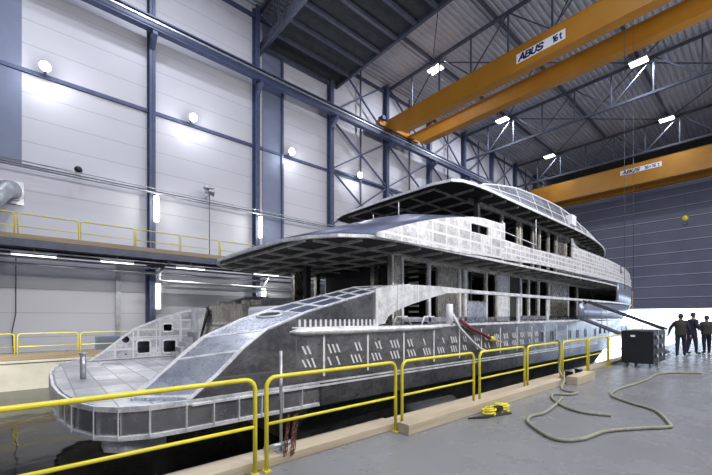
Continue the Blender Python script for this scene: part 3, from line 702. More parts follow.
# far wing inner plate with lightening holes
holes = [circ(2.02, .95, .10), rrect(2.33, 2.68, .50, .88, .07), rrect(3.08, 3.45, .48, .87, .07), rrect(3.08, 3.34, 1.18, 1.41, .06), circ(2.02, .49, .03), circ(2.89, .54, .03)]
outer = [(1.09, .35), (1.45, .60), (1.8, .90), (2.25, 1.27), (2.98, 1.59), (3.68, 1.82), (4.2, 1.93), (4.2, .35)]
for sx in (-1, 1):
    X = XC + sx * 3.2
    curve_panel('wing_inner_plate', outer, holes, .03, X, M['bandaft'], Y_)
    m_ = MB(); s_ = -sx
    for (y0, y1, z0, z1) in ((2.33, 2.68, .50, .88), (3.08, 3.45, .48, .87), (3.08, 3.34, 1.18, 1.41)):
        m_.tube([(X + s_ * .02, a, c) for a, c in rrect(y0 - .02, y1 + .02, z0 - .02, z1 + .02, .07) + [rrect(y0 - .02, y1 + .02, z0 - .02, z1 + .02, .07)[0]]], .03, 6)
    for y in (2.2, 2.85, 3.6, 4.1): m_.box(min(X, X + s_ * .03), max(X, X + s_ * .03), y, y + .04, .37, 1.2 + (y - 2.2) * .35)
    m_.box(min(X, X + s_ * .03), max(X, X + s_ * .03), 2.1, 4.2, 1.0, 1.03)
    for (a, c) in zip(outer[:6], outer[1:7]): m_.beam((X, a[0], a[1]), (X, c[0], c[1]), .07, .05)
    build('wing_stiffeners', m_, M['weld'], Y_)
# transom with stairs
m_ = MB(); m_.hexa([(-12.5, 3.9, .35), (-7.1, 3.9, .35), (-7.1, 4.3, .35), (-12.6, 4.3, .35)], [(-12.3, 4.25, 1.5), (-7.2, 4.25, 1.5), (-7.2, 4.45, 1.5), (-12.3, 4.45, 1.5)]); m_.box(-12.3, -9.7, 4.25, 4.45, 1.5, 2.02); tr = build('transom', m_, M['brown'], Y_)
m_ = MB()
for x0 in (-12.75, -12.45): m_.hexa([(x0 - .2, 3.88, .5), (x0, 3.88, .5), (x0, 3.94, .5), (x0 - .2, 3.94, .5)], [(x0 + .08, 4.2, 1.9), (x0 + .24, 4.2, 1.9), (x0 + .24, 4.26, 1.9), (x0 + .08, 4.26, 1.9)])
build('stair_opening', m_, M['black'], tr)
m_ = MB(); m_.box(-13.15, -12.4, 3.95, 4.2, .35, 1.95); build('stair_side', m_, M['bright'], tr)
for k in range(5): m_ = MB(); m_.box(-13.15, -12.5, 3.3 + k * .13, 3.45 + k * .13, .35, .5 + .16 * k); build('stair_tread', m_, M['deckalu'], tr)
m_ = MB(); m_.box(-9.5, -7.3, 4.3, 5.2, 1.55, 1.93); build('white_cover', m_, M['white'], Y_, bevel=.1)
m_ = MB(); rnd = random.Random(5)
for k in range(16):
    x = -12.4 + k * .2; m_.box(x, x + .1 + rnd.random() * .12, 4.3 + rnd.random() * .3, 4.65, 1.98, 2.05 + rnd.random() * .12)
build('aft_deck_clutter', m_, M['brown'], Y_)
# main deck
dk = [(XC + hb_at(y, 4, 22, 12.8) - .05, y) for y in [4.25, 10, 16, 22] + [22 + 12.7 * math.sin(PI / 2 * k / 12) for k in range(1, 12)]]
dk = dk + [(2 * XC - x, y) for x, y in dk[::-1]]
m_ = MB(); m_.prism(dk, 'Z', 1.34, 1.42); build('main_deck', m_, M['deckalu'], Y_)
# trestle frames on the side deck
for y0 in (6.75, 7.9):
    m_ = MB(); m_.tube([(-6.3, y0, 1.44), (-6.3, y0 + .12, 1.66), (-6.3, y0 + .55, 1.66), (-6.3, y0 + .7, 1.44)], .025, 6); build('deck_bracket', m_, M['bright'], Y_)
m_ = MB(); m_.tube([(-6.02, 8.8, 1.42), (-6.02, 8.8, 2.02)], .1, 12); build('mast_stub', m_, M['white'], Y_)

# superstructure sides
def house(x, y0, y1, z0, z1, holes, mat, name):
    for sx in (1, -1):
        X = XC + sx * (x - XC)
        curve_panel(name, [(y0, z0), (y1, z0), (y1, z1), (y0, z1)], [[(a, c), (b2, c), (b2, d), (a, d)] for a, b2, c, d in holes], .08, X, mat, Y_)
mh = [(9.55, 9.95, 1.6, 3.3), (11.8, 12.95, 2.25, 3.32), (13.1, 13.78, 1.65, 3.32), (16.15, 16.7, 1.7, 3.35), (16.88, 17.75, 1.7, 3.35), (17.95, 18.95, 1.7, 3.35), (21.75, 23.0, 1.6, 3.4), (23.3, 25.8, 1.6, 3.4)]
house(-7.3, 9.42, 26.4, 1.42, 3.5, mh, M['brown'], 'deckhouse_side')
for sx in (1, -1):
    def X_(x): return XC + sx * (x - XC)
    def bx(x0, x1, *a): 
        p, q = X_(x0), X_(x1); return (min(p, q), max(p, q), *a)
    m_ = MB(); m_.box(*bx(-7.42, -7.22, 7.72, 8.18, 1.42, 3.5)); build('deck_pillar', m_, M['brown'], Y_)
    m_ = MB(); m_.box(*bx(-7.23, -7.2, 7.7, 7.76, 1.42, 3.5)); m_.box(*bx(-7.23, -7.2, 8.12, 8.2, 1.42, 3.5)); build('pillar_seam', m_, M['weld'], Y_)
    for y, w_w in ((9.45, .12), (11.2, .1), (11.55, .16), (13.03, .1), (14.85, .07), (15.95, .18), (16.78, .12), (17.85, .12), (19.05, .16), (21.65, .12), (23.1, .1)):
        m_ = MB(); m_.box(*bx(-7.26, -7.2, y - w_w / 2, y + w_w / 2, 1.42, 3.5)); build('window_post', m_, M['bright'], Y_)
    m_ = MB(); m_.box(*bx(-7.26, -7.2, 15.95, 19.1, 1.55, 1.7)); build('window_sill', m_, M['bright'], Y_); build('window_sill', MB().box(*bx(-7.26, -7.2, 8.18, 11.6, 1.5, 1.64)), M['bright'], Y_)
    m_ = MB(); m_.box(*bx(-7.26, -7.2, 8.18, 26.3, 3.36, 3.5)); build('head_beam', m_, M['bars'], Y_)
    m_ = MB(); m_.box(*bx(-7.27, -7.22, 11.7, 13.0, 1.45, 2.2)); build('lower_panel', m_, M['wingalu'], Y_)
    m_ = MB(); m_.box(*bx(-7.27, -7.22, 19.15, 21.6, 1.5, 3.35)); build('bright_panel', m_, M['brown'], Y_); build('bright_panel', MB().box(*bx(-7.27, -7.22, 13.88, 14.8, 1.5, 3.35)), M['bright'], Y_)
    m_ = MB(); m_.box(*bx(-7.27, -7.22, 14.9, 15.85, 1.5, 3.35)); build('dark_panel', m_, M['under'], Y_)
# bulkheads, interior frames, far pillars
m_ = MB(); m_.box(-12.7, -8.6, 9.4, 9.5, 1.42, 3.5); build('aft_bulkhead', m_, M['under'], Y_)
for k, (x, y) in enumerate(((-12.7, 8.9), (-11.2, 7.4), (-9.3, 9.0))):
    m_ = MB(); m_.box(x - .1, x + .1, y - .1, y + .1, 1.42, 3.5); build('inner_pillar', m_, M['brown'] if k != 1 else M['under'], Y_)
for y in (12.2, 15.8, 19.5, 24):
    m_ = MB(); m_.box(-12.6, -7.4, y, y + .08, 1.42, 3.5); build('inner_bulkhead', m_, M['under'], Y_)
m_ = MB()
for k in range(9): m_.box(-8.3, -7.9, 9.7, 9.76, 1.6 + k * .2, 1.66 + k * .2)
build('ladder_rungs', m_, M['bars'], Y_)

def deck_outline(hw, ya, yc, y0, L, sharp=False, n=18):
    k = yc - ya
    near_aft = [(XC, ya), (XC + hw * .5, ya + .02 * k), (XC + hw * .72, ya + .17 * k), (XC + hw * .87, ya + .38 * k), (XC + hw * .96, ya + .66 * k), (XC + hw, yc)]
    if sharp: near_aft = [(XC, ya), (XC + hw * .7, ya + .03 * k), (XC + hw * .9, ya + .12 * k), (XC + hw * .965, ya + .3 * k), (XC + hw * .99, ya + .6 * k), (XC + hw, yc)]
    fw = [(XC + hw * math.sqrt(max(0, 1 - (t_ ** 2))), y0 + L * t_) for t_ in [math.sin(PI / 2 * k / n) for k in range(0, n + 1)]]
    side = near_aft + fw
    return side + [(2 * XC - x, y) for x, y in side[-2:0:-1]]
def deck_assembly(name, hw, ya, yc, y0, L, z, th, step, barh, sharp=False):
    o_ = deck_outline(hw, ya, yc, y0, L, sharp)
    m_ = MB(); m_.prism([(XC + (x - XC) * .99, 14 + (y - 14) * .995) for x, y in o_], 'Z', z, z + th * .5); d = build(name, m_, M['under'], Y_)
    # bright edge strip
    m_ = MB(); cl = o_ + [o_[0]]
    rows = [[(x, y, z - .01) for x, y in cl], [(x, y, z + th) for x, y in cl]]
    ins = [(XC + (x - XC) * .985, 14 + (y - 14) * .99) for x, y in cl]
    rows += [[(x, y, z + th) for x, y in ins], [(x, y, z - .01) for x, y in ins], rows[0]]
    m_.grid(rows, False); build('edge_strip', m_, M['bright'], d)
    def hw_at(y):
        if y < yc: return hw - hw * .42 * max(0, (yc - y) / (yc - ya)) ** 2
        if y < y0: return hw
        return hw * math.sqrt(max(0, 1 - ((y - y0) / L) ** 2))
    m_ = MB(); y = ya + .35
    while y < y0 + L - 1:
        h = hw_at(y) - .1; m_.box(XC - h, XC + h, y - .012, y + .012, z - barh, z); m_.box(XC - h, XC + h, y - .03, y + .03, z - barh - .012, z - barh); y += step
    build('cross_frames', m_, M['bars'], d)
    m_ = MB(); nx = int(2 * hw / 1.05)
    for i in range(1, nx):
        x = XC - hw + i * 2 * hw / nx; m_.box(x - .012, x + .012, ya + .5, y0 + L * .55, z - barh * .8, z); m_.box(x - .035, x + .035, ya + .5, y0 + L * .55, z - barh * .8 - .012, z - barh * .8)
    build('long_frames', m_, M['bars'], d)
    return d
ud = deck_assembly('upper_deck', 4.02, 4.38, 6.4, 22, 18, 3.50, .065, .95, .06)
rd = deck_assembly('roof', 3.42, 10.0, 12.0, 20, 14, 6.14, .08, 1.05, .07, sharp=True)

# upper deck bulwark bands
def band(name, pts_lo, pts_hi, sx, mat, parent, off=0.0, th=.06, step=.5, ymax=39.5, hwf=None):
    def itp(pp, y):
        for (a, za), (c, zc) in zip(pp, pp[1:]):
            if a <= y <= c: return za + (zc - za) * (y - a) / max(1e-6, c - a)
        return pp[-1][1]
    y0, y1 = pts_lo[0][0], pts_lo[-1][0]; yy = sorted(set([round(y0 + k * step, 3) for k in range(int((y1 - y0) / step) + 1)] + [p[0] for p in pts_lo + pts_hi if y0 <= p[0] <= y1]))
    hwf = hwf or (lambda y: hb_at(y))
    lo = [(XC + sx * (hwf(y) + off), y, itp(pts_lo, y)) for y in yy]; hi = [(XC + sx * (hwf(y) + off), y, itp(pts_hi, y)) for y in yy]
    mid = [tuple((a + c) / 2 for a, c in zip(p, q)) for p, q in zip(lo, hi)]
    m_ = MB(); m_.shell([lo, mid, hi], (-sx * th, 0, 0), False)
    return build(name, m_, mat, parent)
for sx in (1, -1):
    band('upper_bulwark', [(5.83, 3.5), (9.85, 3.54)], [(5.83, 3.6), (6.72, 3.9), (7.4, 4.12), (8.33, 4.38), (9.85, 4.69)], sx, M['bandaft'], Y_, .05)
    band('upper_bulwark', [(9.85, 3.56), (10.85, 3.60)], [(9.85, 4.24), (10.85, 4.26)], sx, M['bandaft'], Y_, .05)
    band('upper_bulwark', [(9.85, 4.50), (10.85, 4.52)], [(9.85, 4.69), (10.42, 4.76), (10.85, 4.78)], sx, M['bandaft'], Y_, .05)
    band('upper_bulwark', [(10.85, 3.60), (11.91, 3.62)], [(10.85, 4.78), (11.91, 4.80)], sx, M['bandaft'], Y_, .05)
    band('upper_bulwark', [(11.91, 3.62), (14.9, 3.70), (22, 3.68), (38.5, 3.9)], [(11.91, 4.28), (14, 4.25), (18.6, 4.36), (22, 4.3), (38.5, 4.5)], sx, M['band'], Y_, .05)
    band('forward_screen', [(18.6, 4.36), (22, 4.3), (27.6, 4.35)], [(18.6, 5.3), (18.9, 5.05), (19.4, 4.95), (27.6, 4.88)], sx, M['band'], Y_, -.02)
    band('forward_screen', [(28.3, 4.36), (38, 4.5)], [(28.3, 4.9), (34, 4.8), (38, 4.75)], sx, M['band'], Y_, -.02)
    m_ = MB(); 
    yy = [11.9 + k * .9 for k in range(12)] + [22 + 18 * math.sin(PI / 2 * k / 20) for k in range(0, 18)]
    pts = [(XC + sx * (hb_at(y) + .07), y, 3.60 + .1 * min(1, max(0, (y - 11.9) / 3)) + (.2 * max(0, (y - 24) / 14))) for y in yy]
    m_.shell([[(p[0], p[1], p[2]) for p in pts], [(p[0], p[1], p[2] + .09) for p in pts]], (-sx * .06, 0, 0), False); build('sheer_strip', m_, M['bright'], Y_)
    m_ = MB(); X = XC + sx * 4.0; m_.box(X - .05, X + .04, 11.86, 11.98, 4.26, 4.86); m_.beam((X, 11.9, 4.5), (X - sx * .8, 13.8, 4.35), .04, .04); build('bulwark_end_post', m_, M['bright'], Y_)
    m_ = MB(); m_.tube([(X - sx * .1, 12.2, 4.62), (X - sx * .1, 14.8, 4.5)], .02, 6); m_.tube([(X - sx * .1, 14.8, 4.2), (X - sx * .1, 14.8, 5.5)], .02, 6); build('guard_rail', m_, M['bright'], Y_)
# sloping blue aft fairing of the upper deck
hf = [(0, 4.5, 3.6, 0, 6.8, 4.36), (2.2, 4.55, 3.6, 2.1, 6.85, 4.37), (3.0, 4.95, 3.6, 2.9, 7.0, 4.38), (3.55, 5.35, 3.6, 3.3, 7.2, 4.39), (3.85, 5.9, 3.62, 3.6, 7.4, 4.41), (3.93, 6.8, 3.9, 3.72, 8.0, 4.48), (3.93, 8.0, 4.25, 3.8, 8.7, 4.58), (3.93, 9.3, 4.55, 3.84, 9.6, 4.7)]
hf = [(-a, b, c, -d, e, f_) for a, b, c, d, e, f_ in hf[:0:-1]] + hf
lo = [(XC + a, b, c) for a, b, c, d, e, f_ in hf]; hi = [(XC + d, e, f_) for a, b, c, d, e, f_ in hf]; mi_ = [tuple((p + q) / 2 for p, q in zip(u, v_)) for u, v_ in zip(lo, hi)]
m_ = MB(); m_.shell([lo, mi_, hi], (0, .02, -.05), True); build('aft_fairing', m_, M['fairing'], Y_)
for x, y in ((-6.6, 7.3), (-7.0, 9.0), (-7.9, 7.6)):
    m_ = MB(); m_.tube([(x, y, 4.2), (x, y, 4.75)], .012, 6); build('fairing_pin', m_, M['bright'], Y_)

# upper house
uh = [(14.95, 16.15, 3.9, 6.0), (16.8, 17.75, 3.9, 6.0), (17.95, 18.45, 3.9, 6.0), (18.75, 19.55, 3.9, 6.0), (19.85, 20.55, 3.9, 6.0), (22.2, 22.95, 4.6, 5.9), (25.0, 26.0, 5.0, 5.8)]
house(-7.55, 14.75, 24.2, 3.59, 6.14, uh[:6], M['brown'], 'upper_house_side')
for sx in (1, -1):
    def X_(x): return XC + sx * (x - XC)
    for y in (14.8, 16.45, 17.85, 18.6, 19.7, 20.75, 22.1, 23.05):
        m_ = MB(); p, q = X_(-7.52), X_(-7.46); m_.box(min(p, q), max(p, q), y - .07, y + .07, 3.6, 6.14); build('window_post', m_, M['bars'], Y_)
    m_ = MB(); p, q = X_(-7.52), X_(-7.44); m_.box(min(p, q), max(p, q), 12.2, 24.2, 5.98, 6.14); build('head_beam', m_, M['bars'], Y_)
m_ = MB(); arc = [(XC + 2.45 * math.cos(a), 24.2 + 3.2 * math.sin(a)) for a in [PI * k / 16 for k in range(17)]]
m_.shell([[(x, y, 3.7) for x, y in arc], [(x, y, 4.95) for x, y in arc]], (0, 0, .0001)); 
bm2 = MB(); bm2.shell([[(x, y, 3.6) for x, y in arc], [(x, y, 4.95) for x, y in arc]], (0, -.08, 0)); bm2.shell([[(x, y, 5.85) for x, y in arc], [(x, y, 6.14) for x, y in arc]], (0, -.08, 0)); m_.bm.free()
build('bridge_front', bm2, M['brown'], Y_)
for k in range(0, 17, 2):
    m_ = MB(); m_.beam((arc[k][0], arc[k][1], 4.95), (arc[k][0], arc[k][1], 5.85), .08, .08); build('bridge_mullion', m_, M['bars'], Y_)
for y in (14.9, 18.6, 22.2):
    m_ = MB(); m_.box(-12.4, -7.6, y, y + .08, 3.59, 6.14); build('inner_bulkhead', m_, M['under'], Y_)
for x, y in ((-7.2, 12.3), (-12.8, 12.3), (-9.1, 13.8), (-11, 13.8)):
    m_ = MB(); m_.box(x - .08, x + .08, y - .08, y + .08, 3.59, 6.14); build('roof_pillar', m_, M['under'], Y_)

# roof coaming
def rhw(y): return 3.4 * math.sqrt(max(0, 1 - ((y - 20) / 14) ** 2)) if y > 20 else 3.4
cy = [11.6, 12.0, 13.1, 14.7, 16.3, 18, 19.6, 21.0, 22.2, 23.6, 25.2, 26.6]
ch = [6.24, 6.42, 6.66, 6.94, 7.06, 7.12, 7.12, 6.98, 6.72, 6.58, 6.42, 6.26]
for sx in (1, -1):
    lo = [(XC + sx * (rhw(y) - .03), y, 6.22) for y in cy]; hi = [(XC + sx * (rhw(y) - .12 - .22 * (h - 6.24)), y, h) for y, h in zip(cy, ch)]
    m_ = MB(); mid = [tuple((a + c) / 2 for a, c in zip(p, q)) for p, q in zip(lo, hi)]; m_.shell([lo, mid, hi], (-sx * .04, 0, 0), False); co = build('roof_coaming', m_, M['glassy'], rd)
    m_ = MB(); m_.tube(hi, .035, 6); m_.tube([tuple((a * .55 + c * .45) for a, c in zip(p, q)) for p, q in zip(lo, hi)], .022, 6); m_.tube(lo, .04, 6)
    for p, q in list(zip(lo, hi))[1:-1]: m_.tube([p, q], .02, 5)
    build('coaming_bar', m_, M['weld'], co)
rows = [[(XC + (rhw(y) - .15 - .22 * (h - 6.24)) * s_, y, h + .12 * (1 - s_ * s_)) for s_ in (-1, -.6, -.2, .2, .6, 1)] for y, h in zip(cy, ch)]
m_ = MB(); m_.shell(rows, (0, 0, -.04), True); build('roof_skin', m_, M['glassy'], rd)
m_ = MB(); m_.box(-6.85, -6.5, 20.0, 20.6, 6.28, 6.78); build('nav_light_box', m_, M['white'], rd)
for y in (13.0, 13.6, 14.4, 15.1): build('roof_pin', MB().tube([(-8.8, y, 6.7), (-8.8, y, 7.4)], .025, 6), M['galv'], rd)

# things hanging off the yacht side
m_ = MB(); pts = [(-5.95, 8.85, 1.75), (-5.88, 9.1, 1.35), (-5.86, 9.7, .95), (-5.86, 10.2, .68), (-5.86, 10.5, .6)]; tag(build('white_hose', m_.tube(pts, .035, 8), M['white']), 'white hose drooping over the yacht side beside the red sling', 'hose')
t = thing('lifting_sling', 'dark red webbing sling with yellow ratchet hanging on the yacht side', 'sling', (-5.9, 9.5, 1.4))
m_ = MB(); m_.tube([(-5.88, 9.15, 1.55), (-5.86, 9.7, 1.3), (-5.86, 10.35, 1.12), (-5.85, 10.75, .98)], .05, 7); build('webbing', m_, M['red'], t)
m_ = MB(); m_.ball((-5.85, 10.9, .95), .09, 8); m_.tube([(-5.85, 10.9, .95), (-5.85, 11.6, .8)], .02, 6); build('ratchet', m_, M['rail'], t)

# ------------------------------------------------------------------ near quay things
ry = [(-2.8, -.75), (-.62, 1.70), (1.83, 3.86), (4.0, 5.95), (6.15, 8.02), (8.17, 10.1), (10.25, 12.15), (12.3, 14.2), (14.35, 16.3), (16.45, 18.4)]
rl = ['behind the left edge of the view', 'nearest one, crossing the stern at lower left', 'second from the left, with the chain on it', 'third from the left, behind the free end of the timber', 'fourth from the left, just behind the yellow strap pile', 'fifth from the left, left of the hanging cable', 'sixth from the left, by the timber block', 'seventh from the left, left of the black cabinet', 'partly hidden by the black cabinet', 'hidden behind the black cabinet']
for (a, c), l in zip(ry, rl): hoop('quay_railing', -3.55, a, c, 0, 'yellow tubular dock railing, ' + l, 'yellow tubular railings on the near dock edge', .023)
tag(build('edge_timber', MB().box(-3.93, -3.62, -3, 3.98, 0, .1), M['wood'], bevel=.008), 'wide pale edge timber under the nearest railings', 'timber')
tag(build('edge_timber', MB().box(-3.5, -3.30, 3.86, 9.6, 0, .15), M['wood'], bevel=.008), 'long square pine timber in front of the middle railings', 'timber')
tag(build('edge_timber', MB().box(-3.93, -3.62, 4.0, 20, 0, .08), M['wood'], bevel=.008), 'low pale timber along the dock edge behind the railings', 'timber')
tag(build('timber_block', MB().box(-3.3, -3.05, 9.75, 11.1, 0, .2), M['wood'], bevel=.008), 'short pine block on the floor beside two small black buckets', 'timber')
for (y, x, l) in ((10.3, -3.42, 'left small black bucket behind the pine block'), (10.95, -3.4, 'right small black bucket behind the pine block')):
    t = thing('bucket', l, 'bucket', (x, y, 0), 'black buckets by the pine block')
    build('shell', MB().tube([(x, y, 0), (x, y, .26)], [.075, .1], 14, cap=False), M['black'], t); build('base', MB().tube([(x, y, 0), (x, y, .02)], .075, 14), M['black'], t); build('rim', MB().tube([(x + .1 * math.cos(a), y + .1 * math.sin(a), .26) for a in [2 * PI * k / 16 for k in range(17)]], .008, 5), M['galv'], t)
# pole with chain
t = thing('support_pole', 'slim galvanised upright pole standing outside the second railing', 'pole', (-3.72, 2.1, .1))
build('pole', MB().tube([(-3.72, 2.1, .1), (-3.72, 2.1, 1.26)], .018, 10), M['galv'], t); build('foot', MB().box(-3.78, -3.66, 2.04, 2.16, .1, .115), M['galv'], t)
m_ = MB()
for j in range(5):
    x0 = -3.60 + random.uniform(-.03, .03); y0 = 2.13 + .03 * j
    for k in range(9):
        z = .5 - k * .05; c = (x0 + random.uniform(-.012, .012), y0 - .006 * k, z)
        a = (k % 2) * PI / 2
        m_.tube([(c[0] + .011 * math.cos(q) * math.cos(a), c[1] + .011 * math.cos(q) * math.sin(a), c[2] + .028 * math.sin(q)) for q in [2 * PI * i / 8 for i in range(9)]], .005, 5)
tag(build('hanging_chain', m_, M['rust']), 'bundle of rusty chain hanging on the second railing beside the pole', 'chain')
m_ = MB(); m_.tube([(-3.75, 1.9, .16), (-3.66, 2.2, .2)], .03, 10); tag(build('pipe_stub', m_, M['galv']), 'short white pipe stub lying by the foot of the pole', 'pipe')
# strap pile
t = thing('strap_pile', 'heap of yellow ratchet straps lying on the floor by the timber', 'straps', (-3.05, 5.85, 0))
rnd = random.Random(11)
for q in range(5):
    cx, cy = -3.1 + rnd.uniform(-.06, .1), 5.65 + q * .13; m_ = MB()
    pts = [(cx + .1 * math.cos(a) * rnd.uniform(.6, 1.2), cy + .14 * math.sin(a) * rnd.uniform(.6, 1.2), .03 + .012 * k * .4) for k, a in enumerate([2 * PI * i / 9 for i in range(20)])]
    m_.tube(pts, .017, 6); build('strap_coil', m_, M['rail'], t)
m_ = MB()
for q in range(4): m_.tube([(-3.2 + .04 * q, 5.2 + .07 * q, .015), (-3.12 + .03 * q, 5.45, .02), (-2.98, 5.75 + .08 * q, .015), (-2.9, 6.05, .015)], .012, 6)
build('loose_strap', m_, M['rubber'], t)
m_ = MB(); m_.box(-3.08, -2.98, 5.75, 5.92, .06, .14); build('ratchet', m_, M['black'], t)
# hoses on the floor
def smooth(pts, n=6):
    out = []; P = [Vector(p) for p in pts]; P = [P[0]] + P + [P[-1]]
    for i in range(1, len(P) - 2):
        for k in range(n):
            t_ = k / n; a, b2, c, d = P[i - 1], P[i], P[i + 1], P[i + 2]
            out.append(.5 * ((2 * b2) + (c - a) * t_ + (2 * a - 5 * b2 + 4 * c - d) * t_ ** 2 + (3 * b2 - 3 * c + d - a) * t_ ** 3))
    out.append(P[-2]); return out
R = .026
h1 = [(-5.9, 10.0, 1.2), (-4.4, 9.9, 1.12), (-3.62, 9.85, 1.04), (-3.5, 9.8, .9), (-3.45, 9.7, .3), (-3.38, 9.72, .2)]
h1 = [(-3.58, 9.9, 1.055), (-3.5, 9.9, .98), (-3.5, 9.88, .3), (-3.22, 9.4, .18), (-3.14, 9.0, R), (-2.95, 8.75, R), (-2.72, 8.68, R), (-2.78, 8.35, R), (-3.0, 8.15, R), (-2.85, 7.7, R), (-2.45, 7.17, R), (-2.1, 6.98, R), (-1.73, 7.1, R)]
tag(build('floor_hose', MB().tube(smooth(h1), R, 8), M['hose']), 'khaki hose coming down from the railing to the floor, shorter of the two', 'hose')
h2 = [(-2.78, 7.95, R), (-2.65, 7.4, R), (-2.52, 6.47, R), (-2.58, 6.1, R), (-2.5, 5.75, R), (-2.3, 5.5, R), (-1.96, 5.2, R), (-1.77, 5.22, R), (-1.63, 5.51, R), (-1.54, 6.06, R), (-1.25, 6.6, R), (-1.0, 6.98, R), (-1.0, 7.2, R), (-1.31, 8.05, R), (-1.75, 8.43, R), (-2.18, 8.97, R), (-2.25, 9.88, R), (-2.16, 10.88, R), (-2.1, 12.0, R), (-2.1, 13.2, R), (-1.8, 14.0, R), (-1.3, 14.4, R)]
tag(build('floor_hose', MB().tube(smooth(h2), R, 8), M['hose']), 'long khaki hose looping over the open floor towards the people', 'hose')
# dark things in the gap between quay and hull
t = thing('dock_fender', 'black cylindrical fender with pale end floating between quay and hull', 'fender', (-4.9, 6.7, -.9))
build('body', MB().tube([(-5.2, 6.0, -.75), (-5.15, 6.1, -.5), (-4.85, 7.2, -.42), (-4.85, 7.3, -.5)], [.1, .26, .26, .1], 14), M['rubber'], t); build('end_cap', MB().tube([(-4.85, 7.2, -.42), (-4.83, 7.28, -.41)], [.24, .2], 14), M['galv'], t)
build('chain', MB().tube([(-4.85, 7.2, -.3), (-4.2, 7.3, -.05), (-3.95, 7.3, .02)], .015, 6), M['rubber'], t)
m_ = MB(); m_.tube([(-4.55, 5.3, -.55), (-4.4, 6.4, -.48)], .12, 12); tag(build('float_tube', m_, M['rubber']), 'short dark tube hanging in the gap left of the fender', 'tube')

# black power cabinet
t = thing('power_cabinet', 'large black wheeled power distribution cabinet on the quay floor', 'cabinet', (-2.9, 15.3, 0))
build('body', MB().box(-3.28, -2.43, 14.65, 16.6, .14, 1.2), M['black'], t, bevel=.015)
build('label_plate', MB().box(-3.02, -2.9, 14.635, 14.65, 1.0, 1.06), M['white'], t)
for k in range(3):
    for j in range(2):
        y = 15.0 + j * .75; z = 1.0 - k * .3; m_ = MB(); m_.tube([(-2.43, y, z), (-2.38, y, z)], .065, 10); sk = build('socket', m_, M['cabgrey'], t); build('socket_ring', MB().tube([(-2.38, y, z), (-2.375, y, z)], .05, 10), M['white'], sk)
build('corner_strip', MB().box(-2.43, -2.415, 15.35, 15.4, .14, 1.2), M['galv'], t)
for x in (-3.15, -2.55):
    for y in (14.85, 16.0): build('castor', MB().tube([(x - .025, y, .07), (x + .025, y, .07)], .07, 12), M['galv'], t)
# gangway
t = thing('gangway', 'sloping gangway with dark rope handrail from the yacht to the quay', 'gangway', (-4.5, 20, 1.3))
build('deck', MB().hexa([(-5.9, 19.2, 1.52), (-5.9, 20.0, 1.52), (-3.0, 21.6, .02), (-3.0, 20.8, .02)], [(-5.9, 19.2, 1.6), (-5.9, 20.0, 1.6), (-3.0, 21.6, .1), (-3.0, 20.8, .1)]), M['truss'], t)
for k, (y0, y1) in enumerate(((19.2, 20.8), (20.0, 21.6))):
    for i in range(5):
        f = i / 4; x = -5.8 + 2.7 * f; y = y0 + (y1 - y0) * f; z = 1.58 - 1.45 * f
        build('stanchion', MB().tube([(x, y, z), (x, y, z + .85)], .014, 6), M['galv'], t)
    build('handrail', MB().tube([(-5.95, y0, 2.3), (-5.8, y0 + .1, 2.42), (-3.1, y1, 1.1)], .04, 8), M['rubber'], t)

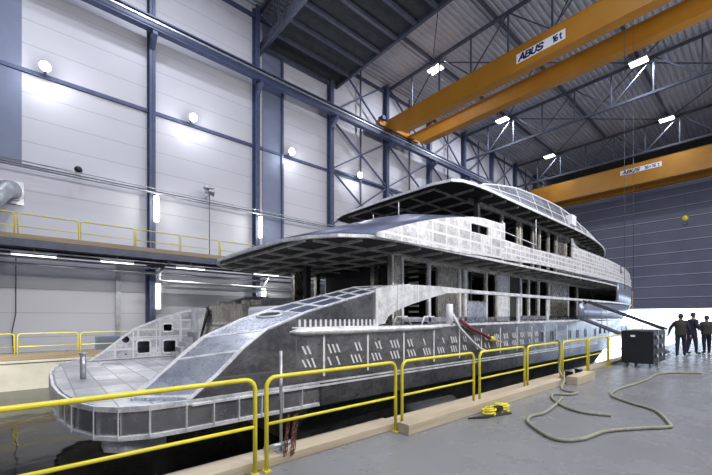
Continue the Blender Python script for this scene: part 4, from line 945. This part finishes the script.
# ------------------------------------------------------------------ people
def person(lab, loc, rz, ht, arms, stride=.1, lean=0, head=(0, 0), vest=True):
    bm = bmesh.new(); sl = bm.verts.layers.skin.verify(); V = {}
    def add(n, p, r, par=None):
        v_ = bm.verts.new(p); V[n] = v_
        rr_ = r if isinstance(r, tuple) else (r, r); v_[sl].radius = rr_
        if par: bm.edges.new((V[par], v_))
        return v_
    add('pel', (0, 0, .97), (.15, .12)); V['pel'][sl].use_root = True
    add('waist', (0, .0 + lean * .3, 1.12), (.145, .105), 'pel'); add('chest', (0, lean * .6, 1.30), (.175, .12), 'waist'); add('upch', (0, lean * .9, 1.42), (.14, .095), 'chest')
    add('neck', (0, lean, 1.51), (.055, .055), 'upch'); add('jaw', (head[0] * .5, .02 + lean + head[1] * .5, 1.59), (.07, .08), 'neck'); add('crown', (head[0], .005 + lean + head[1], 1.70), (.075, .085), 'jaw')
    for s_ in (1, -1):
        k = 'R' if s_ > 0 else 'L'; st_ = stride * s_
        add('hip' + k, (.09 * s_, 0, .88), (.115, .115), 'pel'); add('knee' + k, (.11 * s_, st_ * .5 + .02, .5), (.08, .08), 'hip' + k); add('ank' + k, (.12 * s_, st_ - .01, .10), (.055, .055), 'knee' + k)
        add('heel' + k, (.12 * s_, st_ - .03, .05), (.045, .045), 'ank' + k); add('toe' + k, (.14 * s_, st_ + .17, .04), (.042, .035), 'heel' + k)
        el, wr = arms[0 if s_ > 0 else 1]
        add('sh' + k, (.17 * s_, lean * .9, 1.43), (.085, .085), 'upch'); add('el' + k, (el[0] * s_, el[1], el[2]), (.062, .062), 'sh' + k); add('wr' + k, (wr[0] * s_, wr[1], wr[2]), (.034, .03), 'el' + k)
        d = (Vector(wr) - Vector(el)).normalized(); d = Vector((d.x * s_, d.y, d.z)); W_ = Vector((wr[0] * s_, wr[1], wr[2]))
        pm = W_ + d * .06; add('pm' + k, tuple(pm), (.036, .022), 'wr' + k)
        side = d.cross(Vector((s_, 0, 0)));  side = side.normalized() if side.length > .1 else Vector((0, 1, 0))
        for q, ln in enumerate((.075, .085, .08, .062)):
            o_ = side * (.027 - .018 * q); a = pm + d * .03 + o_; b2 = a + d * ln * .55; c = b2 + (d + Vector((-s_ * .5, 0, 0))).normalized() * ln * .45
            add('f%s%da' % (k, q), tuple(a), (.009, .009), 'pm' + k); add('f%s%db' % (k, q), tuple(b2), (.009, .009), 'f%s%da' % (k, q)); add('f%s%dc' % (k, q), tuple(c), (.007, .007), 'f%s%db' % (k, q))
        a = W_ + d * .03 + side * .035; add('t%sa' % k, tuple(a), (.011, .011), 'wr' + k); add('t%sb' % k, tuple(a + side * .03 + d * .035), (.009, .009), 't%sa' % k)
    for v_ in bm.verts: v_.co.z *= ht / 1.79
    me = bpy.data.meshes.new('body'); bm.to_mesh(me); bm.free()
    tmp = bpy.data.objects.new('tmp', me); C.objects.link(tmp)
    sk = tmp.modifiers.new('s', 'SKIN'); sk.use_smooth_shade = True; tmp.modifiers.new('d', 'SUBSURF').levels = 1
    bpy.context.view_layer.update(); dg = bpy.context.evaluated_depsgraph_get()
    m2 = bpy.data.meshes.new_from_object(tmp.evaluated_get(dg)); bpy.data.objects.remove(tmp)
    k_ = ht / 1.79
    for mt in ('navycloth', 'skin', 'boot'): m2.materials.append(M[mt])
    hands = [Vector((arms[i][1][0] * s_, arms[i][1][1], arms[i][1][2] * k_)) for i, s_ in ((0, 1), (1, -1))]
    for p_ in m2.polygons:
        c = p_.center; p_.use_smooth = True
        els = [Vector((arms[i][0][0] * s_, arms[i][0][1], arms[i][0][2] * k_)) for i, s_ in ((0, 1), (1, -1))]
        hand = any((c - h).dot((h - e).normalized()) > 0 and (c - h).length < .24 for h, e in zip(hands, els))
        p_.material_index = 1 if (c.z > 1.50 * k_ or hand) else (2 if c.z < .13 else 0)
    t = bpy.data.objects.new('person', m2); C.objects.link(t); t.location = loc; t.rotation_euler = (0, 0, rz); tag(t, lab, 'person', 'people standing by the bright door opening')
    def child(name, mb, mat):
        bmesh.ops.recalc_face_normals(mb.bm, faces=mb.bm.faces)
        me = bpy.data.meshes.new(name); mb.bm.to_mesh(me); mb.bm.free(); me.materials.append(mat)
        o = bpy.data.objects.new(name, me); C.objects.link(o); o.parent = t; return o
    hx, hy = head[0], head[1] + lean
    m_ = MB(); rows = []
    for i in range(7):
        a = PI / 2 * i / 6; rows.append([(hx + .094 * math.cos(a) * math.cos(q), hy - .008 + .108 * math.cos(a) * math.sin(q), (1.685 + .115 * math.sin(a)) * k_) for q in [2 * PI * j / 14 for j in range(15)]])
    m_.grid(rows); m_.grid([[(hx + .092 * math.cos(q), hy - .015 + .1 * math.sin(q), z * k_) for q in [PI + PI * j / 8 for j in range(9)]] for z in (1.69, 1.6)]); child('hair', m_, M['hair'])
    m_ = MB(); m_.ball((hx, hy + .1, 1.65 * k_), .018, 6, (.8, 1, 1.4)); child('nose', m_, M['skin'])
    m_ = MB()
    for s_ in (1, -1): m_.ball((hx + .033 * s_, hy + .088, 1.685 * k_), .011, 6)
    child('eyes', m_, M['black'])
    m_ = MB(); m_.ball((hx, hy + .093, 1.605 * k_), .02, 6, (1.2, .4, .3)); child('mouth', m_, M['red'])
    for s_ in (1, -1): m_ = MB(); m_.ball((hx + .088 * s_, hy, 1.655 * k_), .028, 6, (.4, .8, 1.2)); child('ear', m_, M['skin'])
    if vest:
        m_ = MB(); rows = []
        for z, a, b2 in ((.90, .19, .155), (1.0, .2, .16), (1.12, .185, .145), (1.3, .215, .155), (1.42, .2, .13), (1.47, .12, .09)):
            ll = lean * min(1, max(0, (z - .97) / .45))
            rows.append([(a * math.cos(q), ll + b2 * math.sin(q), z * k_) for q in [2 * PI * j / 18 for j in range(19)]])
        m_.grid(rows); child('work_vest', m_, M['vest'])
    return t
down = ((.27, -.03, 1.14), (.30, .06, .90)); bent = ((.30, -.06, 1.16), (.14, .16, 1.08)); out_ = ((.33, .02, 1.18), (.38, .14, .95))
person('person in dark clothes and khaki back vest, leftmost of the group', (-2.48, 20.4, 0), .15, 1.80, (down, out_), .12)
person('person in dark navy clothes, second of the group, leaning right', (-2.3, 22.0, 0), -.7, 1.86, (bent, down), .1, .06, (0, 0), False)
person('person in dark jacket and khaki vest, third of the group', (-1.9, 22.9, 0), .5, 1.72, (bent, bent), .08)
person('person in dark clothes cut off by the right edge of the view', (-1.28, 22.2, 0), 1.2, 1.74, (down, bent), .1, 0, (0, 0), False)
